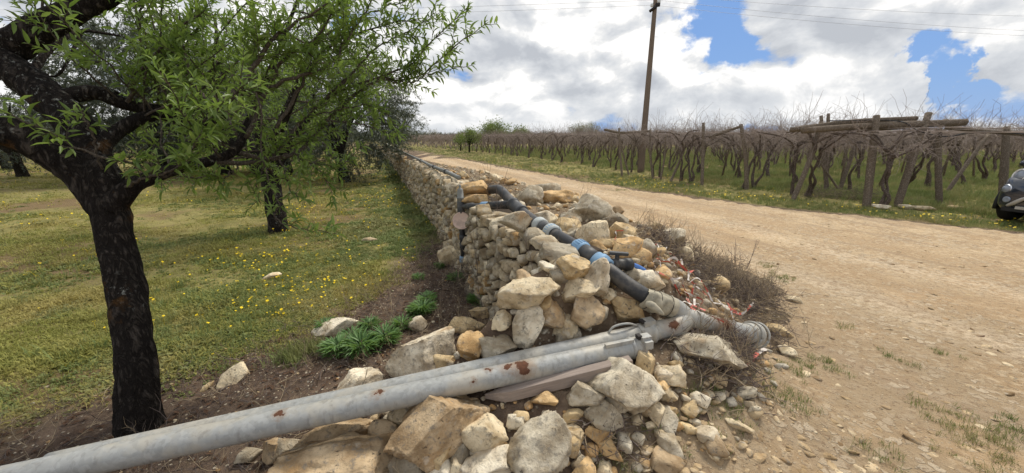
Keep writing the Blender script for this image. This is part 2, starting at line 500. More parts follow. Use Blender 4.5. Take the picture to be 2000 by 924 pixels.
def galvmat(name, rust=0.25, spots=(), dust=.55):
    m, g = newmat(name, .58, .4)
    p = g.pos()
    n = g.noise(p, 16, 6, .6); v = g.sep(g.voro(p, 55, out='Color'))[0]; v = g.comb(v, v, v)
    c = g.mix(n, (.25, .26, .25), (.39, .39, .37))
    c = g.mix(.07, c, v)
    c = g.mix(g.m('MULTIPLY', g.ss(g.noise(p, 5, 5, .6), .45 - .25 * (dust - .55), .62), dust), c, (.44, .40, .32))       # dusty film
    x, y, z = g.sep(p)[:3]
    c = g.mix(g.m('MULTIPLY', g.ss(g.noise(g.comb(x, y, g.m('MULTIPLY', z, .25)), 24, 4, .6), .52, .68), .42), c, (.165, .155, .14))
    rm = g.m('MULTIPLY', g.ss(g.noise(p, 7, 6, .65), .66 - rust * .25, .69 - rust * .25), min(1, rust * 2))
    fine = g.ss(g.noise(p, 42, 4, .6), .745, .77)
    rm = g.m('MAXIMUM', rm, g.m('MULTIPLY', fine, .7))
    e = g.m('MULTIPLY', g.m('SUBTRACT', g.noise(p, 30, 5, .7), .5), .085)
    for cx, r in spots:
        d = g.m('ADD', g.vm('DISTANCE', p, tuple(cx)), e)
        rm = g.m('MAXIMUM', rm, g.ss(d, r, r * .80))
        c = g.mix(g.m('MULTIPLY', g.ss(d, r * 2.6, r * .9), .45), c, (.24, .15, .085))
    c = g.mix(rm, c, g.mix(g.noise(p, 60, 3), (.045, .018, .010), (.16, .065, .03)))
    g.put(g.b.inputs['Base Color'], c)
    g.put(g.b.inputs['Metallic'], g.m('MULTIPLY', g.m('SUBTRACT', 1.0, rm), .12))
    g.put(g.b.inputs['Roughness'], g.m('ADD', g.m('MULTIPLY', rm, .35), .55))
    g.put(g.b.inputs['Normal'], g.bump(g.m('ADD', g.m('MULTIPLY', rm, -.6), g.m('MULTIPLY', g.noise(p, 11, 5, .6), .9)), .35, .008))
    return m
M['blackpipe'] = simple('black_plastic_pipe', (.030, .031, .033), .55, .4, var=.3, vs=12, bump=.15, dirt=((.16, .14, .115), .45))
M['darkpvc'] = simple('dark_grey_plastic', (.055, .057, .06), .55, .4, var=.2, dirt=((.16, .145, .12), .4))
M['blue'] = simple('faded_blue_plastic', (.20, .34, .50), .6, .3, var=.2, vs=25, dirt=((.36, .35, .31), .5))
M['paleblue'] = simple('bleached_collar', (.42, .45, .44), .65, .3, var=.2, vs=20, dirt=((.22, .20, .17), .5))
M['greypl'] = simple('grey_plastic', (.23, .235, .22), .65, .3, var=.15, dirt=((.14, .13, .11), .4))
M['tan'] = simple('faded_tan_plastic', (.80, .60, .50), .6, .3, var=.12, vs=14, dirt=((.24, .17, .13), .4))
M['wood'] = None
def woodmat():
    m, g = newmat('weathered_plank', .9, .15)
    tc = g.n('ShaderNodeTexCoord').outputs['Object']
    x, y, z = g.sep(tc)[:3]
    q = g.comb(g.m('MULTIPLY', x, .06), y, z)
    n = g.noise(q, 130, 5, .65); k = g.noise(q, 30, 3, .5)
    c = g.mix(n, (.17, .135, .115), (.40, .33, .28))
    c = g.mix(g.m('MULTIPLY', g.ss(k, .55, .75), .5), c, (.50, .43, .37))
    g.put(g.b.inputs['Base Color'], c)
    g.put(g.b.inputs['Normal'], g.bump(n, .6, .004))
    return m
M['wood'] = woodmat()
M['canvas'] = simple('canvas_wrap', (.42, .38, .29), .95, .1, var=.25, vs=18, bump=.6, bs=45, dirt=((.15, .14, .11), .6))
M['wire'] = simple('line_wire', (.34, .34, .36), .5, .4)
M['hose'] = simple('black_hose', (.02, .02, .022), .5, .4)
M['porcelain'] = simple('insulator_glass', (.72, .74, .74), .2, .6)
M['iron'] = simple('dark_iron', (.03, .026, .024), .7, .3)
def tapemat():
    m, g = newmat('barrier_tape', .5, .3)
    g.put(g.b.inputs['Base Color'], g.attr('tint'))
    return m
M['tape'] = tapemat()
M['white'] = simple('white_plastic', (.72, .73, .73), .5, .4, dirt=((.42, .37, .3), .5))
M['bluescrap'] = simple('blue_scrap', (.06, .17, .48), .5, .4)

# ------------------------------------------------------------------ terrain (metres; z = 0 is the track beside the vineyard)
WA = math.radians(-19.4)
D = np.array([math.sin(WA), math.cos(WA)]); N_ = np.array([D[1], -D[0]])
def uv(x, y): return D[0] * x + D[1] * y, N_[0] * x + N_[1] * y
def UV(u, v, z=0.0): return np.array([D[0] * u + N_[0] * v, D[1] * u + N_[1] * v, z])
MOUNDS = [(-.55, 1.75, .12, .42), (.05, 2.35, .16, .40), (-.25, 2.65, .10, .40), (1.25, 2.30, .10, .30), (0.0, 1.55, .05, .35), (2.3, 3.4, .08, .5), (-.72, 4.5, .08, .3), (-.95, 1.55, .05, .35)]
SINK = [(T(1251, 676, 2.22), T(480, 838, 1.75)), (T(1262, 655, 2.34), T(640, 796, 1.97)), (T(1262, 655, 2.34), T(1336, 622, 2.45)), (T(1336, 622, 2.45), T(1490, 656, 2.70)), (T(1336, 622, 2.45), T(1225, 556, 2.46)), (T(1225, 556, 2.46), T(1118, 479, 2.80))]
def berm_right(u): return 3.0 + .9 * sstep(1.8, 3.2, u) - 1.2 * sstep(11, 20, u)
def terr(x, y, fine=True):
    x = np.asarray(x, float); y = np.asarray(y, float)
    u, v = uv(x, y)
    z = -.1 * (1 - sstep(-.6, 1.2, v)) 
    z = np.where(u > 2.2, -.1 * (1 - sstep(.9, 1.3, v)), z)
    amp = .74 * sstep(.9, 2.4, u) * (1 - .28 * sstep(9, 18, u)) * (1 - sstep(60, 80, u))
    R = berm_right(u)
    w = sstep(2.0, 2.5, u)
    a0 = -.25 * (1 - w) + .98 * w
    up = sstep(0, 1, (v - a0) / (1.25 - a0))
    down = 1 - sstep(0, 1, (v - (R - 1.5)) / 1.5)
    z = z + amp * up * down
    for mx, my, h, r in MOUNDS:
        z = z + h * np.exp(-((x - mx) ** 2 + (y - my) ** 2) / r ** 2)
    for (ax_, ay_, az_), (bx_, by_, bz_) in SINK:
        ex, ey = bx_ - ax_, by_ - ay_; s_ = np.clip(((x - ax_) * ex + (y - ay_) * ey) / (ex * ex + ey * ey), 0, 1)
        dd_ = np.hypot(x - ax_ - s_ * ex, y - ay_ - s_ * ey); lim = az_ + s_ * (bz_ - az_) - .085
        z = np.where(z > lim, z + (lim - z) * (1 - sstep(.08, .26, dd_)), z)
    if fine:
        p = np.stack([x, y], -1)
        z = z - .028 * (np.exp(-((v - 4.6) / .22) ** 2) + np.exp(-((v - 6.2) / .22) ** 2)) * (.6 + .4 * np.sin(u * .7)) * sstep(1.5, 4, u)
        z = z + .026 * fbm(p * 1.3, 3, 3) + .012 * np.clip(fbm(p * 3.1, 7, 3), -.2, 1) + .008 * fbm(p * 7.0, 5, 3)
    return z
EY = [0, 1.91, 2.74, 3.17, 4.49, 6.9, 60]; EX = [-5.0, -2.98, -2.25, -1.93, -1.52, -1.5, -19.8]
def soil_depth(x, y):
    """> 0 inside the bare strip between the grove's turf and the wall"""
    return x - np.interp(y, EY, EX)
RY = [-40, -4, 1, 4.5, 6.2, 8.37, 11.7, 20, 29.4, 43, 80, 400]; RX = [60, 20, 14, 10.5, 8.9, 6.6, 3.9, 0.1, -3.9, -9.7, -30, -230]
LY = [-40, 0, 1, 1.58, 2.08, 2.8, 4.23, 6, 12.6, 20, 29.4, 43, 80, 400]; LX = [-25, -.6, .25, .75, 1.34, 2.15, 3.0, 2.1, -.66, -4.2, -7.9, -14, -34, -240]
def road_depth(x, y):
    xl, xr = np.interp(y, LY, LX), np.interp(y, RY, RX)
    return np.minimum(x - xl, xr - x)
def axis_pts(segs):
    out = []
    for a, b, st in segs:
        out += list(np.arange(a, b, st))
    return np.array(out)
xs = np.concatenate([-np.geomspace(9, 1600, 34)[::-1], axis_pts([(-8.7, -3.5, .12), (-3.5, 4.5, .055), (4.5, 10, .12)]), np.geomspace(10, 1600, 36)])
ys = np.concatenate([-np.geomspace(2, 200, 8)[::-1], axis_pts([(-1.5, .6, .3), (.6, 6, .055), (6, 14, .14), (14, 30, .4)]), np.geomspace(30, 2500, 34)])
GXX, GYY = np.meshgrid(xs, ys)
GZ = terr(GXX, GYY)
nx, ny = len(xs), len(ys)
idx = np.arange(nx * ny).reshape(ny, nx)
quads = np.stack([idx[:-1, :-1], idx[:-1, 1:], idx[1:, 1:], idx[1:, :-1]], -1).reshape(-1, 4)
gp = np.stack([GXX.ravel(), GYY.ravel()], -1)
nz1 = fbm(gp * 1.1, 11, 4); nz2 = fbm(gp * 4.0, 12, 4)
u_, v_ = uv(gp[:, 0], gp[:, 1])
rd = road_depth(gp[:, 0], gp[:, 1])
sd = soil_depth(gp[:, 0], gp[:, 1])
grove = (v_ < .95) & (gp[:, 0] < np.interp(gp[:, 1], LY, LX))
gr_mask = np.where(grove, sstep(.25, -.25, sd + .35 * nz1 + .2 * nz2), sstep(.15, -.7, rd + .25 * nz1 + .25 * nz2))
gr_mask = np.where((~grove) & (rd < 0) & (gp[:, 0] < np.interp(gp[:, 1], LY, LX)), 0.12, gr_mask)
soil_red = np.where(grove, 1.0, sstep(.6, -.6, rd))
rubble_zone = ((v_ > .8) & (gp[:, 0] < np.interp(gp[:, 1], LY, LX))).astype(float)
gmask = np.stack([gr_mask, soil_red, rubble_zone, np.ones_like(gr_mask)], -1)

def groundmat():
    m, g = newmat('ground_soil', .95, .1)
    p = g.pos()
    a = g.sep(g.attr('tint'))
    n = g.noise(p, 3.0, 8, .65); n2 = g.noise(p, 22, 6, .65); n3 = g.noise(p, .35, 5, .6)
    soil = g.mix(g.ss(n, .35, .65), (.080, .054, .039), (.165, .118, .085))
    soil = g.mix(g.m('MULTIPLY', g.ss(n2, .5, .66), .6), soil, (.24, .17, .115))
    dirt = g.mix(g.ss(n2, .35, .65), (.27, .19, .12), (.44, .335, .22))
    c = g.mix(g.m('MULTIPLY', a[2], .35), soil, dirt)
    turf = g.mix(g.ss(n, .3, .7), (.19, .18, .058), (.31, .265, .10))
    turf = g.mix(g.m('MULTIPLY', g.ss(n3, .48, .60), .8), turf, (.185, .12, .068))
    c = g.mix(g.m('MULTIPLY', a[0], g.ss(n2, .2, .55)), c, turf)
    peb = g.voro(p, 34); pc = g.sep(g.voro(p, 34, out='Color'))[0]
    pm = g.m('MULTIPLY', g.m('MULTIPLY', g.m('SUBTRACT', 1.0, g.ss(peb, .22, .34)), g.ss(pc, .62, .75)), g.m('SUBTRACT', 1.0, g.m('MULTIPLY', a[0], .8)))
    c = g.mix(pm, c, g.mix(pc, (.30, .22, .14), (.58, .50, .38)))
    g.put(g.b.inputs['Base Color'], c)
    h = g.m('ADD', g.m('MULTIPLY', n2, .8), g.m('ADD', g.m('MULTIPLY', pm, .5), g.m('MULTIPLY', g.noise(p, 80, 4, .7), .5)))
    g.put(g.b.inputs['Normal'], g.bump(h, .9, .025))
    return m
def roadmat():
    m, g = newmat('road_dirt', .95, .1)
    p = g.pos()
    x, y, z = g.sep(p)[:3]
    dist = g.vm('LENGTH', p)
    n = g.noise(p, 1.6, 8, .65); n2 = g.noise(p, 14, 7, .68); n3 = g.noise(p, .45, 4, .55)
    c = g.mix(g.ss(n, .35, .68), (.37, .255, .145), (.55, .41, .25))
    c = g.mix(g.m('MULTIPLY', g.ss(n2, .46, .62), .6), c, (.64, .515, .35))
    c = g.mix(g.m('MULTIPLY', g.ss(n3, .50, .64), .45), c, (.52, .355, .20))
    # darker damp earth with flat stones trodden in, near the heap's foot (its own place on the track)
    near = g.m('MULTIPLY', g.ss(g.vm('DISTANCE', p, (2.4, 1.3, 0)), 6.0, .8), g.ss(n, .30, .55))
    c = g.mix(g.m('MULTIPLY', near, .70), c, (.27, .20, .125))
    # long wheel-worn streaks along the track
    al = g.m('ADD', g.m('MULTIPLY', x, float(N_[0])), g.m('MULTIPLY', y, float(N_[1])))
    ac = g.m('ADD', g.m('MULTIPLY', x, float(D[0])), g.m('MULTIPLY', y, float(D[1])))
    st = g.noise(g.comb(al, g.m('MULTIPLY', ac, .12), 0.0), 2.6, 5, .6)
    c = g.mix(g.m('MULTIPLY', g.ss(st, .50, .62), .62), c, (.33, .245, .16))
    alw = g.m('ADD', al, g.m('MULTIPLY', g.m('SUBTRACT', g.noise(p, .8, 3), .5), .5))
    def band(c0, w):
        e = g.m('DIVIDE', g.m('SUBTRACT', alw, c0), w); return g.m('EXPONENT', g.m('MULTIPLY', g.m('MULTIPLY', e, e), -1.0))
    rut = g.m('ADD', band(4.6, .26), band(6.2, .26))
    c = g.mix(g.m('MULTIPLY', g.m('MULTIPLY', rut, g.ss(n2, .35, .6)), .55), c, (.66, .53, .37))
    c = g.mix(g.m('MULTIPLY', g.m('MULTIPLY', g.m('ADD', band(5.4, .30), band(7.1, .35)), g.ss(n, .38, .6)), .50), c, (.33, .215, .115))
    wv = g.vm('ADD', p, g.vm('SCALE', g.noise(p, 9, 3, col=True), .08))
    ve = g.voro(wv, 17, 'DISTANCE_TO_EDGE'); vc = g.sep(g.voro(wv, 17, out='Color'))
    pm = g.m('MULTIPLY', g.ss(ve, .05, .13), g.ss(vc[0], .50, .62))
    pm = g.m('MULTIPLY', pm, g.ss(g.noise(p, 1.1, 4, .6), .40, .58))
    ps = g.voro(p, 52); pv = g.sep(g.voro(p, 52, out='Color'))
    sm = g.m('MULTIPLY', g.m('SUBTRACT', 1.0, g.ss(ps, .2, .36)), g.ss(pv[1], .5, .6))
    c = g.mix(g.m('MULTIPLY', pm, .7), c, g.mix(vc[1], (.38, .295, .20), (.58, .48, .345)))
    c = g.mix(g.m('MULTIPLY', sm, .6), c, g.mix(pv[2], (.30, .225, .15), (.62, .53, .39)))
    c = g.mix(g.m('MULTIPLY', g.ss(g.noise(p, 30, 6, .72), .53, .62), .70), c, (.22, .15, .09))
    g.put(g.b.inputs['Base Color'], c)
    h = g.m('ADD', g.m('MULTIPLY', n2, .9), g.m('ADD', g.m('MULTIPLY', pm, .35), g.m('ADD', g.m('MULTIPLY', sm, .3), g.m('MULTIPLY', g.noise(p, 70, 5, .7), .55))))
    g.put(g.b.inputs['Normal'], g.bump(h, .85, .022))
    return m
M['ground'] = groundmat(); M['road'] = roadmat()
mb = MB(); mb.add(np.stack([GXX.ravel(), GYY.ravel(), GZ.ravel()], -1), [quads], gmask)
tag(mb.build('ground', M['ground']), 'grassy grove soil and earth', kind='structure')
edge = rd + .22 * nz2 + .16 * nz1
# a grassy ridge between the two wheel tracks, farther along
ridge = np.exp(-((v_ - (3.75 - 1.0 * sstep(18, 30, u_))) / .42) ** 2) * sstep(9.5, 12.5, u_)
keep_v = (edge > .0) & (ridge + .25 * nz2 < .5)
kq = keep_v[quads].all(1) & (np.abs(gp[quads[:, 0], 1]) < 120)
used = np.unique(quads[kq]); remap = -np.ones(nx * ny, int); remap[used] = np.arange(len(used))
mb = MB(); mb.add(np.stack([GXX.ravel()[used], GYY.ravel()[used], GZ.ravel()[used] + .004], -1), [remap[quads[kq]]])
tag(mb.build('dirt_road', M['road']), 'pale dirt track with ruts', kind='structure')

# ------------------------------------------------------------------ dry stone wall
WALL_H0, WALL_H1 = -.12, .86
def wall_pt(u, z, dep):
    bulge = .035 * math.sin(u * 1.1) + .02 * math.sin(u * 2.7 + 1)
    v = .985 + .080 * (z + .1) / .97 - dep + bulge
    return [D[0] * u + N_[0] * v, D[1] * u + N_[1] * v, z]
rs = np.random.RandomState(4)
UEND = 46.0
wall = empty('dry_stone_wall', UV(2.0, 1.0, -.1), 'long waist-high grey dry stone wall running along the grove edge', 'stone wall')
seeds = []
u = 1.78
sites = []
col = 0
while u < UEND:
    step = .150 if u < 14 else .20
    zz = WALL_H0 + rs.uniform(-.02, .06)
    while zz < WALL_H1 + .05:
        hh = rs.uniform(.06, .145) if u < 14 else rs.uniform(.12, .2)
        sites.append((u + rs.uniform(-.07, .07), zz + hh / 2 + rs.uniform(-.02, .02))); zz += hh
    u += step
sites = np.array(sites)
def clip(poly, m, nrm):
    out = []
    k = len(poly)
    dd = [(p[0] - m[0]) * nrm[0] + (p[1] - m[1]) * nrm[1] for p in poly]
    for i in range(k):
        a, b = poly[i], poly[(i + 1) % k]; da, db = dd[i], dd[(i + 1) % k]
        if da <= 0: out.append(a)
        if (da < 0 < db) or (db < 0 < da):
            t = da / (da - db); out.append((a[0] + t * (b[0] - a[0]), a[1] + t * (b[1] - a[1])))
    return out
def top_at(u): return .83 + .035 * math.sin(u * 2.3) + .03 * math.sin(u * 5.1 + 2)
def collapse(u):     # height left standing at the broken near end
    return -.05 + (u - 1.75) * 2.6 if u < 2.25 else 9
def wall_stone(poly, rs, rich):
    P = np.array(poly); c = P.mean(0)
    k = 11 if rich else 7
    # resample the outline
    seg = np.concatenate([P, P[:1]]); L = np.concatenate([[0], np.cumsum(np.linalg.norm(np.diff(seg, axis=0), axis=1))])
    q = np.linspace(0, L[-1], k, endpoint=False) + rs.uniform(0, L[-1] / k)
    q = q % L[-1]; q.sort()
    O = np.stack([np.interp(q, L, seg[:, 0]), np.interp(q, L, seg[:, 1])], -1) - c
    r0 = np.linalg.norm(O, axis=1); rm = r0.mean()
    O = O * (np.clip(r0, 0, rm * 1.7) / r0)[:, None]
    dep = rs.uniform(.04, .095); tl = rs.normal(0, .26, 2); j = rs.normal(0, .045, (k, 1))
    rings = [(1.0, -.05), (.97, dep * .55), (.86, dep * .93), (.50, dep * 1.03)] if rich else [(.96, -.03), (.9, dep * .65), (.55, dep)]
    V = []
    for s, dp in rings:
        o = O * (s + j * (1 if s < .96 else 0))
        dd = dp + (o @ tl if dp > 0 else 0) + (rs.normal(0, .011 if s > .8 else .007, k) if dp > 0 else 0)
        for (a, b), e in zip(o, np.broadcast_to(dd, (k,))): V.append(wall_pt(c[0] + a, c[1] + b, e))
    V.append(wall_pt(c[0], c[1], dep * 1.07 + rs.normal(0, .006)))
    i = np.arange(len(rings) - 1)[:, None] * k; jj = np.arange(k)[None, :]; j2 = (jj + 1) % k
    Q = np.stack([i + jj, i + k + jj, i + k + j2, i + j2], -1).reshape(-1, 4)
    b = (len(rings) - 1) * k; jj = np.arange(k)
    return np.array(V), [Q, np.stack([b + jj, np.full(k, len(V) - 1), b + (jj + 1) % k], -1)]
far_mb = MB(); n_wall = 0; wall_stones = []
order = np.argsort(sites[:, 0]); su = sites[order]
GREYS = [(.64, .57, .45), (.52, .47, .38), (.74, .66, .52), (.44, .40, .33), (.64, .53, .37), (.66, .58, .45)]
for k, (a, b) in enumerate(su):
    lo, hi = np.searchsorted(su[:, 0], [a - .5, a + .5])
    poly = [(a - .26, b - .22), (a + .26, b - .22), (a + .26, b + .22), (a - .26, b + .22)]
    for q in range(lo, hi):
        if q == k: continue
        e = su[q] - su[k]; d = math.hypot(*e)
        if d > .5: continue
        nn = e / d; poly = clip(poly, su[k] + e * .5 - nn * (rs.uniform(.006, .014) if a < 9 else .007), nn)
        if len(poly) < 3: break
    if len(poly) < 3: continue
    cz = sum(p[1] for p in poly) / len(poly)
    if cz > top_at(a) or cz > collapse(a): continue
    tint = np.array(GREYS[rs.randint(len(GREYS))]) * rs.uniform(.72, 1.2)
    if rs.rand() < .07: tint = np.array([.60, .42, .22])
    if n_wall < 262:
        V, fs = wall_stone(poly, rs, True)
        o = MB().add(V, fs).build('stone', M['wallstone'], wall); o.color = (*tint, 1); n_wall += 1
    else:
        V, fs = wall_stone(poly, rs, a < 16)
        far_mb.add(V, fs, (*tint, 1))
tag(far_mb.build('far_stonework', M['wallstone'], wall), kind='stuff')
core = MB()
uu = np.concatenate([[1.95], np.arange(2.3, UEND, .8)])
ring = []
for a in uu:
    t = min(.80, collapse(a) - .05) if a < 2.2 else .80
    for zz, dp in ((-.25, .015), (t, .02), (t, -.42), (-.25, -.42)): ring.append(wall_pt(a, zz, dp))
k = len(uu); i = np.arange(k - 1)[:, None] * 4; j = np.arange(4)[None, :]; j2 = (j + 1) % 4
core.add(ring, [np.stack([i + j, i + 4 + j, i + 4 + j2, i + j2], -1).reshape(-1, 4), np.array([[0, 1, 2, 3]])])
M['core'] = simple('wall_earth', (.06, .045, .032), .95, .1, var=.3, vs=14, bump=.8, bs=40)
core.build('core', M['core'], wall, smooth=False)
# coping along the top, larger and rougher near the broken end
u = 2.12; k = 0
protos = [rock(4, 300 + q, 7, .08) for q in range(10)]
while u < 12.5:
    L = rs.uniform(.22, .46) if u < 4.5 else rs.uniform(.16, .32)
    v, f = protos[k % 10]
    o = MB().add(v, [f]).build('coping_stone', M['wallstone'], at=(0, 0, 0)) if k < 10 else None
    if o is None:
        o = bpy.data.objects.new('coping_stone', bpy.data.objects['coping_stone' if k % 10 == 0 else 'coping_stone.%03d' % (k % 10)].data); COL.objects.link(o)
    o.parent = wall
    z = (.80 if u < 4.3 else .83) + rs.uniform(-.02, .02)
    p = np.array(wall_pt(u + L / 2, z, -rs.uniform(.05, .09))) - np.array(wall.location)
    o.location = Vector(p); hh = rs.uniform(.075, .115)
    o.scale = (L / 2 * 1.04, rs.uniform(.11, .15), hh * (.72 if u < 4.2 else 1))
    o.rotation_euler = (rs.normal(0, .12), rs.normal(0, .10), math.pi / 2 - WA + rs.normal(0, .12))
    t = np.array(GREYS[rs.randint(len(GREYS))]) * rs.uniform(.9, 1.15)
    o.color = (*t, 1); u += L * rs.uniform(.88, 1.0); k += 1

# ------------------------------------------------------------------ stones
WHITE, CREAM, TAN, ORANGE, GREY, DARK, BROWN = (.92, .86, .74), (.86, .76, .58), (.76, .61, .39), (.80, .58, .33), (.70, .65, .55), (.42, .385, .32), (.62, .49, .34)
def hit(px, py, off=0.0, t0=.9, t1=16):
    t = np.linspace(t0, t1, 1500); r = ray(px, py)
    P = np.array([0, 0, CH]) + t[:, None] * r
    below = P[:, 2] < terr(P[:, 0], P[:, 1]) + off * np.ones_like(t)
    k = np.argmax(below)
    return P[k], t[k]
nst = 0
def stone(px, py, w, h, tint, label, roll=0, pits=0, lift=.35, sub=None, cuts=11, rough=.095, zr=None, deep=1.0, t=None, group=None, name='stone', seed=None):
    global nst
    nst += 1; sd_ = nst * 7 + 1 if seed is None else seed
    r_ = np.random.RandomState(sd_)
    if t is None:
        P, t = hit(px, py)
        for _ in range(3):
            P, t = hit(px, py, lift * h / 2 * t / F)
    else:
        P = T(px, py, t)
    rx = w / 2 * t / F * 1.04; rz = h / 2 * t / F * 1.04
    ry = (rx + rz) / 2 * .95 * deep
    if sub is None: sub = 5 if w * h > 9000 else (4 if w * h > 1500 else 3)
    v, f = rock(sub, sd_, cuts, rough, pits, .62 if any(q in label for q in ('pointed grey stone near', 'wedge', 'triang')) else 0)
    o = MB().add(v, [f]).build(name, M['stone'], at=(0, 0, 0))
    o.location = Vector(P)
    az = math.atan2(P[0], P[1])
    o.rotation_euler = (-.35 + r_.normal(0, .1), math.radians(roll), -az + (r_.normal(0, .2) if zr is None else zr))
    o.scale = (rx, ry, rz); o.color = (*(np.array(tint) * r_.uniform(.94, 1.06)), 1)
    return tag(o, label, 'stone', group)
